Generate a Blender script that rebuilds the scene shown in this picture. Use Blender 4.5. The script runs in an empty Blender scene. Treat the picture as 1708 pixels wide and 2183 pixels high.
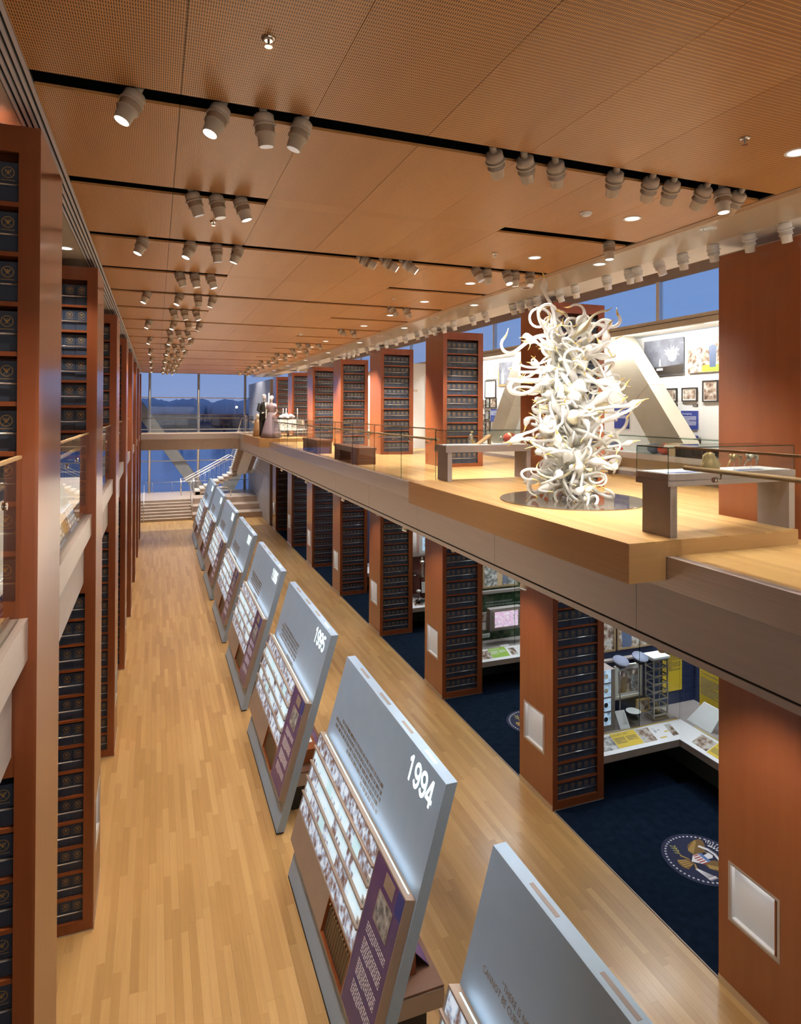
import bpy, math, random
from mathutils import Vector, Matrix
from math import sin, cos, pi, radians
random.seed(7)
SC = bpy.context.scene
COL = SC.collection

# ------------------------------------------------------------------ camera
H = 7.5
TH, CY, FPX, ROLL, PITCH = .3626, 864.4733, 1375.3633, .0038, -.0072
_R = Vector((cos(TH), -sin(TH), 0)); _F = Vector((sin(TH), cos(TH), 0)); _D = Vector((0, 0, -1))
F_ = _F*cos(PITCH) + _D*sin(PITCH); D_ = _D*cos(PITCH) - _F*sin(PITCH)
X_ = _R*cos(ROLL) - D_*sin(ROLL); Y_ = D_*cos(ROLL) + _R*sin(ROLL)
cam_data = bpy.data.cameras.new('camera'); cam = bpy.data.objects.new('camera', cam_data); COL.objects.link(cam)
m = Matrix.Identity(4)
for i in range(3):
    m[i][0] = X_[i]; m[i][1] = -Y_[i]; m[i][2] = -F_[i]
m[2][3] = H
cam.matrix_world = m
cam_data.sensor_fit = 'HORIZONTAL'; cam_data.sensor_width = 36
cam_data.lens = FPX/1708*36
cam_data.shift_y = (CY-1091.5)/1708
cam_data.clip_start = .05; cam_data.clip_end = 3000
SC.camera = cam

# ------------------------------------------------------------------ view, sky
SC.view_settings.view_transform = 'Standard'
SC.view_settings.look = 'None'
SC.view_settings.exposure = 0.0
SC.view_settings.gamma = 1
SC.view_settings.use_curve_mapping = False
w = bpy.data.worlds.new('dusk_sky'); SC.world = w; w.use_nodes = True
nt = w.node_tree; nt.nodes.clear()
tc = nt.nodes.new('ShaderNodeTexCoord'); sx = nt.nodes.new('ShaderNodeSeparateXYZ')
rp = nt.nodes.new('ShaderNodeValToRGB'); bg = nt.nodes.new('ShaderNodeBackground'); ow = nt.nodes.new('ShaderNodeOutputWorld')
nz = nt.nodes.new('ShaderNodeTexNoise'); nz.inputs['Scale'].default_value = 3
mxx = nt.nodes.new('ShaderNodeMix'); mxx.data_type = 'RGBA'
nt.links.new(tc.outputs['Generated'], sx.inputs[0]); nt.links.new(sx.outputs['Z'], rp.inputs[0])
cr = rp.color_ramp
cr.elements[0].position = 0; cr.elements[0].color = (.30, .38, .62, 1)
cr.elements[1].position = .6; cr.elements[1].color = (.13, .25, .56, 1)
e = cr.elements.new(.15); e.color = (.20, .34, .66, 1)
nt.links.new(rp.outputs[0], bg.inputs[0]); bg.inputs[1].default_value = .98
nt.links.new(bg.outputs[0], ow.inputs[0])
nt.nodes.remove(nz); nt.nodes.remove(mxx)

# lamp powers of the modelled fittings; the added fills below have none
P_CAN = 500.0      # ceiling track spotlights
P_DOWN = 330.0     # recessed downlights
P_CASE = 260.0      # strip lamps inside the display cases
P_COVE = 650.0     # white spotlights along the right cove
P_UNDER = 280.0    # spotlights under the balcony
P_ATRIUM = 2100.0   # added out-of-view downlights that brighten the stair hall
WARM = (1.0, .85, .68)
NEUT = (1.0, .93, .83)
COOL = (.86, .93, 1.0)

# added area fills without fittings, brightening the ceiling and shelf fronts
def soft_area(name, loc, rot, sx_, sy_, power, col):
    l = bpy.data.lights.new(name, 'AREA'); l.shape = 'RECTANGLE'; l.size = sx_; l.size_y = sy_; l.energy = power; l.color = col
    o = bpy.data.objects.new(name, l); COL.objects.link(o); o.location = loc; o.rotation_euler = rot
soft_area('hall_ceiling_fill', (2.6, 23.5, 3.7), (pi, 0, 0), 3.0, 33, 430, (1, .79, .55))
soft_area('rear_shelf_fill', (2.8, -3.6, 6.0), (radians(74), 0, 0), 8, 4, 190, (1, .93, .85))
soft_area('gallery_ceiling_fill', (9.0, 21, 6.3), (pi, radians(-12), 0), 1.2, 38, 240, (1, .82, .62))

# ------------------------------------------------------------------ materials
MATS = {}
def new_mat(name):
    m = bpy.data.materials.new(name); m.use_nodes = True
    return m, m.node_tree, m.node_tree.nodes, m.node_tree.nodes['Principled BSDF']
def pm(name, col, rough=.5, metal=0, emit=None, es=0, coat=0, trans=0, spec=.5, alpha=1, sss=0):
    m, t, n, b = new_mat(name)
    b.inputs['Base Color'].default_value = (*col, 1); b.inputs['Roughness'].default_value = rough
    b.inputs['Metallic'].default_value = metal; b.inputs['Coat Weight'].default_value = coat
    b.inputs['Transmission Weight'].default_value = trans; b.inputs['Specular IOR Level'].default_value = spec
    if emit: b.inputs['Emission Color'].default_value = (*emit, 1); b.inputs['Emission Strength'].default_value = es
    MATS[name] = m
    return m
def lk(t, a, b): t.links.new(a, b)
def nd(t, typ, **kw):
    x = t.nodes.new(typ)
    for k, v in kw.items(): setattr(x, k, v)
    return x
def mth(t, op, a, b=None, c=None):
    x = nd(t, 'ShaderNodeMath', operation=op)
    for i, v in enumerate((a, b, c)):
        if v is None: continue
        if hasattr(v, 'links'): lk(t, v, x.inputs[i])
        else: x.inputs[i].default_value = v
    return x.outputs[0]
def ramp(t, fac, stops, interp='LINEAR'):
    r = nd(t, 'ShaderNodeValToRGB'); cr = r.color_ramp; cr.interpolation = interp
    while len(cr.elements) < len(stops): cr.elements.new(.5)
    for e, (p, c) in zip(cr.elements, stops): e.position = p; e.color = (*c, 1)
    lk(t, fac, r.inputs[0]); return r.outputs[0]
def mixc(t, fac, a, b, mode='MIX'):
    x = nd(t, 'ShaderNodeMix', data_type='RGBA', blend_type=mode)
    for s, v in ((x.inputs[0], fac), (x.inputs[6], a), (x.inputs[7], b)):
        if hasattr(v, 'links'): lk(t, v, s)
        elif isinstance(v, tuple): s.default_value = (*v, 1)
        else: s.default_value = v
    return x.outputs[2]
def coords(t, scale, world=True, rnd=False):
    if world: src = nd(t, 'ShaderNodeNewGeometry').outputs['Position']
    else: src = nd(t, 'ShaderNodeTexCoord').outputs['Object']
    mp = nd(t, 'ShaderNodeMapping'); mp.inputs['Scale'].default_value = scale
    lk(t, src, mp.inputs[0])
    if rnd:
        oi = nd(t, 'ShaderNodeObjectInfo').outputs['Random']
        v = mth(t, 'MULTIPLY', oi, 37.0)
        cb = nd(t, 'ShaderNodeCombineXYZ'); lk(t, v, cb.inputs[0]); lk(t, v, cb.inputs[1]); lk(t, v, cb.inputs[2])
        lk(t, cb.outputs[0], mp.inputs['Location'])
    return mp.outputs[0]
def noise(t, vec, scale=1, detail=3, rough=.5):
    x = nd(t, 'ShaderNodeTexNoise'); x.inputs['Scale'].default_value = scale; x.inputs['Detail'].default_value = detail
    x.inputs['Roughness'].default_value = rough; lk(t, vec, x.inputs['Vector']); return x.outputs['Fac']

def wood(name, a, b, c, scale, rough=.35, coat=.2, piece=.5, grain=.5):
    """wood whose tone changes from piece to piece, with grain stretched along one axis"""
    m, t, n, bs = new_mat(name); MATS[name] = m
    g1 = noise(t, coords(t, scale, True, True), 1, 4, .6)
    oi = nd(t, 'ShaderNodeObjectInfo').outputs['Random']
    isl = nd(t, 'ShaderNodeNewGeometry').outputs['Random Per Island']
    r = mth(t, 'FRACT', mth(t, 'ADD', mth(t, 'MULTIPLY', oi, 7.13), isl))
    f = mth(t, 'ADD', mth(t, 'MULTIPLY', r, piece), mth(t, 'MULTIPLY', g1, grain))
    lk(t, ramp(t, f, [(.1, a), (.5, b), (.95, c)]), bs.inputs['Base Color'])
    bs.inputs['Roughness'].default_value = rough; bs.inputs['Coat Weight'].default_value = coat
    bs.inputs['Coat Roughness'].default_value = .18
    return m
wood('bamboo', (.35, .19, .062), (.45, .262, .094), (.55, .342, .138), (26, .9, 26), .40, .22, .55, .5)
wood('bamboo_edge', (.38, .20, .075), (.44, .245, .095), (.50, .29, .12), (.9, .9, 40), .35, .15, .2, .7)
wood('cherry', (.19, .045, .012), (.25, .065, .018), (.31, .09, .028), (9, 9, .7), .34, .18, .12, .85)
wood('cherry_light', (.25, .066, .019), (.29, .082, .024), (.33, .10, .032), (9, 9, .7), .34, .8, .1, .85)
def ceil_mat():
    m, t, n, bs = new_mat('perforated_veneer'); MATS['perforated_veneer'] = m
    pos = nd(t, 'ShaderNodeNewGeometry').outputs['Position']
    s = nd(t, 'ShaderNodeSeparateXYZ'); lk(t, pos, s.inputs[0])
    fx = mth(t, 'FRACT', mth(t, 'DIVIDE', s.outputs[0], .0135)); fy = mth(t, 'FRACT', mth(t, 'DIVIDE', s.outputs[1], .034))
    hole = mth(t, 'MULTIPLY', mth(t, 'LESS_THAN', mth(t, 'ABSOLUTE', mth(t, 'SUBTRACT', fx, .5)), .22),
               mth(t, 'LESS_THAN', mth(t, 'ABSOLUTE', mth(t, 'SUBTRACT', fy, .5)), .36))
    g = noise(t, coords(t, (3.2, .22, 1), True, True), 1, 5, .6)
    oi = nd(t, 'ShaderNodeObjectInfo').outputs['Random']
    f = mth(t, 'ADD', mth(t, 'MULTIPLY', oi, .25), mth(t, 'MULTIPLY', g, .75))
    c = ramp(t, f, [(.15, (.58, .275, .09)), (.5, (.66, .33, .115)), (.85, (.74, .39, .15))])
    nrm = nd(t, 'ShaderNodeSeparateXYZ'); lk(t, nd(t, 'ShaderNodeNewGeometry').outputs['Normal'], nrm.inputs[0])
    hole = mth(t, 'MULTIPLY', hole, mth(t, 'GREATER_THAN', mth(t, 'ABSOLUTE', nrm.outputs[2]), .5))
    lk(t, mixc(t, hole, c, (.07, .028, .010)), bs.inputs['Base Color'])
    bs.inputs['Roughness'].default_value = .38
ceil_mat()
pm('navy', (.045, .062, .100), .42, spec=.35)
pm('navy_lid', (.022, .034, .058), .42)
pm('gold', (.42, .27, .10), .4, .3)
pm('steel', (.72, .66, .60), .3, .9)
pm('chrome', (.8, .8, .8), .12, 1)
pm('dark_slot', (.006, .006, .006), .8)
pm('trim_bar', (.72, .67, .69), .4, .1)
pm('trim_tan', (.50, .34, .22), .5)
pm('soffit', (.52, .44, .33), .3, 0, coat=.3)
pm('white', (.80, .78, .75), .5)
pm('white_can', (.95, .95, .95), .45)
pm('cream', (.70, .66, .58), .5)
pm('can_body', (.56, .47, .37), .45, .05)
pm('lamp_glow', (1, 1, 1), .5, emit=(1, .95, .86), es=2.2)
pm('niche_glow', (1, 1, 1), .5, emit=(.92, .96, 1), es=16)
pm('lamp_dim', (.75, .75, .75), .25, .6, emit=(1, .96, .9), es=.25)
def brushed(name, a, b, sc, rough, metal):
    m, t, n, bs = new_mat(name); MATS[name] = m
    lk(t, ramp(t, noise(t, coords(t, sc), 1, 3), [(.3, a), (.7, b)]), bs.inputs['Base Color'])
    bs.inputs['Roughness'].default_value = rough; bs.inputs['Metallic'].default_value = metal
brushed('brushed_metal', (.48, .43, .40), (.56, .50, .47), (60, .5, 60), .32, .6)
brushed('fascia_panel', (.40, .355, .335), (.43, .38, .36), (20, 1, 20), .5, 0)
brushed('grey_board', (.345, .465, .60), (.365, .485, .62), (4, 4, 4), .42, .05)
brushed('taupe', (.37, .285, .225), (.40, .31, .245), (5, 5, 5), .45, .1)
brushed('stone_grey', (.36, .36, .40), (.42, .42, .46), (2, 2, 6), .35, .2)
brushed('limestone', (.43, .33, .265), (.49, .39, .32), (5, 5, 5), .35, 0)
brushed('stair_white', (.66, .62, .56), (.72, .68, .62), (5, 5, 5), .4, 0)
brushed('vitrine_grey', (.30, .255, .24), (.33, .28, .265), (6, 6, 6), .42, .15)
brushed('truss_paint', (.46, .41, .33), (.50, .445, .36), (3, 3, 3), .5, 0)
brushed('case_wall', (.78, .77, .76), (.82, .81, .80), (2, 2, 2), .6, 0)
brushed('carpet', (.003, .008, .018), (.007, .014, .028), (7, 7, 7), .95, 0)
brushed('seal_field', (.016, .018, .050), (.022, .025, .065), (30, 30, 30), .95, 0)
brushed('purple_print', (.052, .042, .20), (.115, .05, .19), (.8, .8, .8), .25, 0)
MATS['carpet'].node_tree.nodes['Principled BSDF'].inputs['Specular IOR Level'].default_value = .05
MATS['case_wall'].node_tree.nodes['Principled BSDF'].inputs['Specular IOR Level'].default_value = .2
pm('blue_print', (.03, .055, .28), .4)
pm('yellow_print', (.72, .50, .03), .5)
pm('green_print', (.30, .50, .05), .5)
pm('print_white', (.82, .82, .82), .5)
pm('ink', (.05, .05, .06), .6)
pm('ink_white', (.85, .86, .95), .5)
pm('bronze_letter', (.28, .19, .12), .4, .4)
pm('numeral', (.9, 1, .97), .4, emit=(.85, 1.0, .95), es=.95)
pm('slot_light', (.7, .95, 1), .4, emit=(.55, .85, .9), es=.6)
pm('black', (.012, .012, .014), .6)
pm('frame_black', (.03, .022, .018), .4)
pm('frame_wood', (.30, .20, .10), .4)
pm('frame_gold', (.55, .38, .15), .35, .5)
pm('mannequin_white', (.85, .84, .82), .45)
pm('suit_black', (.015, .015, .016), .7)
pm('lavender_gown', (.36, .29, .33), .6)
pm('tan_gown', (.55, .38, .22), .6)
pm('shirt', (.85, .85, .85), .6)
pm('shoe', (.05, .02, .015), .4)
pm('leather_bench', (.16, .075, .045), .4)
pm('linen', (.85, .83, .76), .7)
pm('petal', (.9, .9, .88), .6)
pm('candle', (.85, .70, .62), .5)
pm('chair_gold', (.62, .50, .30), .35, .4)
pm('mirror_disc', (.42, .36, .30), .06, .85)
pm('stem_grey', (.42, .45, .50), .3, .5)
pm('carpet_white', (.78, .74, .74), .95)
pm('carpet_gold', (.40, .24, .07), .95)
pm('carpet_brown', (.20, .11, .035), .95)
pm('carpet_red', (.45, .07, .07), .95)
pm('carpet_blue', (.12, .20, .45), .95)
pm('carpet_green', (.33, .32, .12), .95)
pm('binder_bronze', (.10, .075, .045), .35, .3)
pm('binder_dark', (.025, .03, .025), .4)
pm('niche_white', (.75, .75, .75), .5)
pm('niche_frame', (.50, .43, .37), .4, .4)
pm('red_item', (.55, .06, .03), .35)
pm('blue_item', (.10, .13, .22), .35)
pm('brass_item', (.60, .45, .22), .3, .7)
pm('silver_item', (.7, .66, .56), .25, .8)
pm('bronze_item', (.22, .14, .07), .4, .6)
pm('cap_cloth', (.16, .17, .24), .7)
pm('deep_blue', (.012, .022, .07), .7)
pm('red_wall', (.10, .02, .015), .7)
pm('green_wall', (.07, .10, .09), .6)
pm('wood_slope', (.45, .28, .13), .5)
def glass(name, tint, ior=1.45, gloss=1.0):
    m = bpy.data.materials.new(name); m.use_nodes = True; t = m.node_tree; t.nodes.clear(); MATS[name] = m
    o = nd(t, 'ShaderNodeOutputMaterial'); tr = nd(t, 'ShaderNodeBsdfTransparent'); gl = nd(t, 'ShaderNodeBsdfGlossy')
    tr.inputs[0].default_value = (*tint, 1); gl.inputs['Roughness'].default_value = .01
    fr = nd(t, 'ShaderNodeFresnel'); fr.inputs[0].default_value = ior
    mx = nd(t, 'ShaderNodeMixShader'); bf = nd(t, 'ShaderNodeNewGeometry').outputs['Backfacing']
    lk(t, mth(t, 'MULTIPLY', mth(t, 'MULTIPLY', fr.outputs[0], gloss), mth(t, 'SUBTRACT', 1.0, bf)), mx.inputs[0])
    lk(t, tr.outputs[0], mx.inputs[1]); lk(t, gl.outputs[0], mx.inputs[2]); lk(t, mx.outputs[0], o.inputs[0])
glass('pane', (.965, .98, .97)); glass('pane_edge', (.45, .62, .55)); glass('window_pane', (.93, .96, 1.0), 1.5)
glass('clear_acrylic', (.90, .95, .97))
def blown():
    m, t, n, b = new_mat('blown_glass'); MATS['blown_glass'] = m
    b.inputs['Base Color'].default_value = (.95, .95, .92, 1); b.inputs['Roughness'].default_value = .12
    b.inputs['Coat Weight'].default_value = .6; b.inputs['Coat Roughness'].default_value = .05
    tl = nd(t, 'ShaderNodeBsdfTranslucent'); tl.inputs[0].default_value = (.95, .95, .9, 1)
    tp = nd(t, 'ShaderNodeBsdfTransparent'); tp.inputs[0].default_value = (.97, .97, .95, 1)
    m1 = nd(t, 'ShaderNodeMixShader'); m1.inputs[0].default_value = .5
    m2 = nd(t, 'ShaderNodeMixShader'); m2.inputs[0].default_value = .22
    lk(t, b.outputs[0], m1.inputs[1]); lk(t, tl.outputs[0], m1.inputs[2]); lk(t, m1.outputs[0], m2.inputs[1]); lk(t, tp.outputs[0], m2.inputs[2])
    lk(t, m2.outputs[0], n['Material Output'].inputs[0])
    m, t, n, b = new_mat('blown_amber'); MATS['blown_amber'] = m
    b.inputs['Base Color'].default_value = (.80, .58, .20, 1); b.inputs['Roughness'].default_value = .12; b.inputs['Coat Weight'].default_value = .5
    m, t, n, b = new_mat('blown_cream'); MATS['blown_cream'] = m
    b.inputs['Base Color'].default_value = (.88, .82, .58, 1); b.inputs['Roughness'].default_value = .12; b.inputs['Coat Weight'].default_value = .5
blown()
def photo(name, stops, es, scale=9, sc3=(1, 1, 1)):
    """printed picture: blotches of colour, different on every print"""
    m, t, n, b = new_mat(name); MATS[name] = m
    v = coords(t, sc3, False, True)
    a = noise(t, v, scale, 6, .7); vo = nd(t, 'ShaderNodeTexVoronoi'); vo.inputs['Scale'].default_value = scale*1.3; lk(t, v, vo.inputs['Vector'])
    f = mth(t, 'ADD', mth(t, 'MULTIPLY', a, .8), mth(t, 'MULTIPLY', vo.outputs['Distance'], .28))
    c = ramp(t, f, stops); lk(t, c, b.inputs['Base Color']); b.inputs['Roughness'].default_value = .6; b.inputs['Specular IOR Level'].default_value = .2
    if es: lk(t, c, b.inputs['Emission Color']); b.inputs['Emission Strength'].default_value = es
photo('backlit_photo', [(.34, (.05, .03, .03)), (.46, (.20, .125, .10)), (.54, (.30, .35, .44)), (.64, (.60, .71, .83))], .7, 7)
photo('backlit_print', [(.35, (.42, .56, .68)), (.5, (.60, .76, .86)), (.7, (.72, .85, .93))], .72, 2.2, (1, 5, 1))
photo('backlit_aqua', [(.35, (.36, .55, .62)), (.6, (.50, .72, .78))], .72, 3)
photo('photo_print', [(.30, (.04, .035, .03)), (.45, (.16, .10, .07)), (.55, (.38, .28, .22)), (.65, (.60, .56, .50)), (.75, (.30, .35, .45))], 0, 7)
photo('photo_grey', [(.30, (.05, .05, .05)), (.5, (.22, .22, .21)), (.7, (.65, .64, .62))], 0, 9)
photo('screen_flowers', [(.33, (.22, .32, .22)), (.45, (.55, .50, .62)), (.55, (.75, .40, .62)), (.65, (.85, .85, .92))], .8, 14)
photo('screen_blue', [(.35, (.10, .16, .25)), (.6, (.45, .60, .78))], .7, 6)
photo('night_photo', [(.35, (.06, .065, .085)), (.6, (.15, .155, .19)), (.8, (.23, .23, .26))], 0, 2)
photo('forest_print', [(.35, (.015, .04, .02)), (.55, (.05, .09, .04)), (.7, (.14, .15, .11))], 0, 4)
photo('far_bank', [(.3, (.03, .034, .042)), (.6, (.075, .08, .095))], 0, .03)
photo('hazed_hill', [(.3, (.42, .42, .50)), (.6, (.52, .50, .56))], 0, .01)  # distance haze is mixed into this pale lilac colour
photo('river', [(.3, (.10, .17, .33)), (.7, (.16, .25, .45))], 0, .06)
for q_ in ('far_bank', 'hazed_hill'): MATS[q_].node_tree.nodes['Principled BSDF'].inputs['Specular IOR Level'].default_value = 0
MATS['river'].node_tree.nodes['Principled BSDF'].inputs['Roughness'].default_value = .18
pm('far_lamp', (1, 1, 1), .5, emit=(1, .85, .6), es=6)

# ------------------------------------------------------------------ mesh builder
class MB:
    def __init__(s): s.v = []; s.f = []; s.m = []; s.sm = []
    def quad(s, pts, mi=0, smooth=False):
        i = len(s.v); s.v += [tuple(p) for p in pts]; s.f.append(tuple(range(i, i+len(pts)))); s.m.append(mi); s.sm.append(smooth); return s
    def grid8(s, P, mi=0):
        i = len(s.v); s.v += [tuple(p) for p in P]
        for f in ((0, 3, 2, 1), (4, 5, 6, 7), (0, 1, 5, 4), (1, 2, 6, 5), (2, 3, 7, 6), (3, 0, 4, 7)):
            s.f.append(tuple(i+k for k in f)); s.m.append(mi); s.sm.append(False)
        return s
    def box(s, x0, x1, y0, y1, z0, z1, mi=0):
        return s.grid8([(x0, y0, z0), (x1, y0, z0), (x1, y1, z0), (x0, y1, z0), (x0, y0, z1), (x1, y0, z1), (x1, y1, z1), (x0, y1, z1)], mi)
    def fbox(s, fr, a0, a1, b0, b1, c0, c1, mi=0):
        return s.grid8([fr(a, b, c) for c in (c0, c1) for a, b in ((a0, b0), (a1, b0), (a1, b1), (a0, b1))], mi)
    def prism(s, poly, off, mi=0):
        n = len(poly); i = len(s.v); off = Vector(off)
        s.v += [tuple(p) for p in poly] + [tuple(Vector(p)+off) for p in poly]
        s.f.append(tuple(range(i+n-1, i-1, -1))); s.f.append(tuple(range(i+n, i+2*n))); s.m += [mi, mi]; s.sm += [False, False]
        for k in range(n):
            s.f.append((i+k, i+(k+1) % n, i+n+(k+1) % n, i+n+k)); s.m.append(mi); s.sm.append(False)
        return s
    def tube(s, pts, rad, seg=8, mi=None, caps=True, smooth=True):
        pts = [Vector(p) for p in pts]; n = len(pts)
        rad = rad if isinstance(rad, (list, tuple)) else [rad]*n
        mis = mi if isinstance(mi, list) else [mi or 0]*n
        t0 = (pts[1]-pts[0]).normalized(); up = Vector((0, 0, 1)) if abs(t0.z) < .9 else Vector((1, 0, 0))
        nx = t0.cross(up).normalized(); base = len(s.v)
        for k in range(n):
            t = (pts[min(k+1, n-1)]-pts[max(k-1, 0)])
            t = t.normalized() if t.length > 1e-9 else t0
            nx = (nx - t*nx.dot(t)); nx = nx.normalized() if nx.length > 1e-6 else t.orthogonal().normalized()
            ny = t.cross(nx)
            for j in range(seg):
                a = 2*pi*j/seg; s.v.append(tuple(pts[k]+(nx*cos(a)+ny*sin(a))*rad[k]))
        for k in range(n-1):
            for j in range(seg):
                a = base+k*seg+j; b = base+k*seg+(j+1) % seg
                s.f.append((a, b, b+seg, a+seg)); s.m.append(mis[k]); s.sm.append(smooth)
        if caps:
            s.f.append(tuple(base+j for j in range(seg-1, -1, -1))); s.m.append(mis[0]); s.sm.append(False)
            s.f.append(tuple(base+(n-1)*seg+j for j in range(seg))); s.m.append(mis[-1]); s.sm.append(False)
        return s
    def lathe(s, prof, c=(0, 0, 0), axis=(0, 0, 1), seg=16, mi=0, smooth=True):
        ax = Vector(axis).normalized(); c = Vector(c)
        return s.tube([c+ax*z for r, z in prof], [max(r, 1e-4) for r, z in prof], seg, mi, True, smooth)
    def blob(s, c, r, seg=10, rings=6, mi=0, rnd=0):
        c = Vector(c); r = r if isinstance(r, (tuple, list)) else (r, r, r)
        base = len(s.v)
        for i in range(rings+1):
            th = pi*i/rings
            for j in range(seg):
                a = 2*pi*j/seg; k = 1+rnd*random.uniform(-1, 1)
                s.v.append((c.x+r[0]*k*max(sin(th), .02)*cos(a), c.y+r[1]*k*max(sin(th), .02)*sin(a), c.z-r[2]*k*cos(th)))
        for i in range(rings):
            for j in range(seg):
                a = base+i*seg+j; b = base+i*seg+(j+1) % seg
                s.f.append((a, b, b+seg, a+seg)); s.m.append(mi); s.sm.append(True)
        s.f.append(tuple(base+j for j in range(seg-1, -1, -1))); s.m.append(mi); s.sm.append(True)
        s.f.append(tuple(base+rings*seg+j for j in range(seg))); s.m.append(mi); s.sm.append(True)
        return s
    def mesh(s, name, mats, org=(0, 0, 0)):
        o = Vector(org); me = bpy.data.meshes.new(name)
        me.from_pydata([tuple(Vector(p)-o) for p in s.v], [], s.f)
        for m in (mats if isinstance(mats, (list, tuple)) else [mats]): me.materials.append(MATS[m])
        me.polygons.foreach_set('material_index', s.m); me.polygons.foreach_set('use_smooth', s.sm); me.update()
        return me
ORG = {}
def link(name, me, parent=None, loc=(0, 0, 0)):
    o = bpy.data.objects.new(name, me); COL.objects.link(o); o.location = loc
    if parent: o.parent = parent
    return o
def tag(o, label=None, cat=None, group=None, kind=None):
    if label: o['label'] = label
    if cat: o['category'] = cat
    if group: o['group'] = group
    if kind: o['kind'] = kind
    return o
def thing(name, org, label, cat, group=None, kind=None):
    o = link(name, None, None, org); ORG[o.name] = Vector(org); o.empty_display_size = .1
    return tag(o, label, cat, group, kind)
def solo(name, mb, mats, org, label, cat, group=None, kind=None):
    o = link(name, mb.mesh(name, mats, org), None, org); ORG[o.name] = Vector(org)
    return tag(o, label, cat, group, kind)
def part(name, mb, mats, parent, label=None, kind=None):
    og = ORG[parent.name]; o = link(name, mb.mesh(name, mats, og), parent); ORG[o.name] = og
    return tag(o, label, None, None, kind)
def struct(name, mb, mats):
    o = link(name, mb.mesh(name, mats)); ORG[o.name] = Vector((0, 0, 0)); o['kind'] = 'structure'; return o
KIDS = {}
def kids(o): return [c for c in o.children]
def copy_tree(o, loc=None, parent=None, rotz=None):
    c = o.copy(); COL.objects.link(c); ORG[c.name] = ORG.get(o.name, Vector((0, 0, 0)))
    if parent: c.parent = parent
    if loc is not None: c.location = loc; ORG[c.name] = Vector(loc)
    if rotz is not None: c.rotation_euler.z = rotz
    for ch in kids(o): copy_tree(ch, None, c)
    return c
def inst(name, me, parent, loc=(0, 0, 0), label=None):
    o = link(name, me, parent, loc); ORG[o.name] = ORG[parent.name]
    if label: o['label'] = label
    return o
def text_mesh(body, size, mat, fr, extr=.004, bold=0, align='LEFT'):
    cu = bpy.data.curves.new('t', 'FONT'); cu.body = body; cu.size = size; cu.extrude = 0; cu.offset = bold; cu.resolution_u = 2 if size < .9 else 8
    cu.align_x = align
    ob = bpy.data.objects.new('t', cu); COL.objects.link(ob); dg = bpy.context.evaluated_depsgraph_get()
    me = bpy.data.meshes.new_from_object(ob.evaluated_get(dg)); bpy.data.objects.remove(ob); bpy.data.curves.remove(cu)
    for v in me.vertices: v.co = fr(v.co.x, v.co.y, extr)
    me.materials.clear(); me.materials.append(MATS[mat]); return me
ORD = ['', 'first', 'second', 'third', 'fourth', 'fifth', 'sixth', 'seventh', 'eighth', 'ninth', 'tenth', 'eleventh', 'twelfth', 'thirteenth',
       'fourteenth', 'fifteenth', 'sixteenth', 'seventeenth', 'eighteenth', 'nineteenth', 'twentieth']
def od(n): return ORD[n] if n < len(ORD) else '%dth' % n
def lamp(name, typ, loc, power, col, parent=None, aim=None, size=.1, spot=50, blend=.6, sizey=None):
    l = bpy.data.lights.new(name, typ); l.energy = power; l.color = col
    o = bpy.data.objects.new(name, l); COL.objects.link(o)
    if typ == 'SPOT': l.spot_size = radians(spot); l.spot_blend = blend; l.shadow_soft_size = size
    elif typ == 'AREA':
        l.size = size
        if sizey: l.shape = 'RECTANGLE'; l.size_y = sizey
    else: l.shadow_soft_size = size
    o.location = Vector(loc) - (ORG[parent.name] if parent else Vector((0, 0, 0)))
    if parent: o.parent = parent
    if aim is not None: o.rotation_euler = Vector(aim).to_track_quat('-Z', 'Y').to_euler()
    return o
# ------------------------------------------------------------------ main dimensions
XR, XL, Y0, SP = 6.984, -.798, 10.312, 4.9735      # tower faces, first full bay, bay pitch
Z2, ZC = 6.02, 9.667                               # upper floor, ceiling
PZ = 6.185                                         # top of the low upper platforms
YE = 41.1                                          # end of the upper floor and of the ceiling
CW = 1.165                                         # tower width

# ================================================================== STRUCTURE
# ---- ground floor: bamboo strips laid along the hall, carpet in the side aisles
fl = struct('floor', MB().box(-9, 13, -5, 48.6, -.3, -.021), 'dark_slot')
PW = .1085
pl_mesh = {}
for k, L in enumerate((1.9, 1.3)):
    pl_mesh[k] = MB().box(-PW/2+.0007, PW/2-.0007, -L/2+.0007, L/2-.0007, -.02, 0).mesh('plank', 'bamboo')
cand = []
nx = int((7.02+1.9)/PW)
for i in range(nx):
    x = -1.9+PW*(i+.5); y = -3-random.uniform(0, 1.9); 
    while y < 46:
        k = 0 if random.random() < .6 else 1
        L = (1.9, 1.3)[k]
        v = Vector((x, y+L/2, 0)) - Vector((0, 0, H)); d = v.dot(F_)
        u = 854+FPX*v.dot(X_)/d if d > 0 else -1; vv = CY+FPX*v.dot(Y_)/d if d > 0 else -1
        vis = d > 0 and -60 < u < 1760 and vv < 2260
        cand.append((0 if vis else 1, d, x, y+L/2, k)); y += L
cand.sort()
rest = MB()
for q, (nv, d, x, y, k) in enumerate(cand):
    if q < 290: inst('plank', pl_mesh[k], fl, (x, y, 0))
    else:
        L = (1.9, 1.3)[k]; rest.box(x-PW/2+.0007, x+PW/2-.0007, y-L/2+.0007, min(y+L/2, 46.2)-.0007, -.02, 0)
part('planks', rest, 'bamboo', fl, kind='stuff')
part('carpet', MB().box(7.03, 11.6, -4, 42.4, -.02, 0), 'carpet', fl)
part('carpet', MB().box(-7, -1.91, -4, 46, -.02, 0), 'carpet', fl)
part('edge_strip', MB().box(7.015, 7.03, -4, 42.4, -.02, .002), 'taupe', fl)

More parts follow.
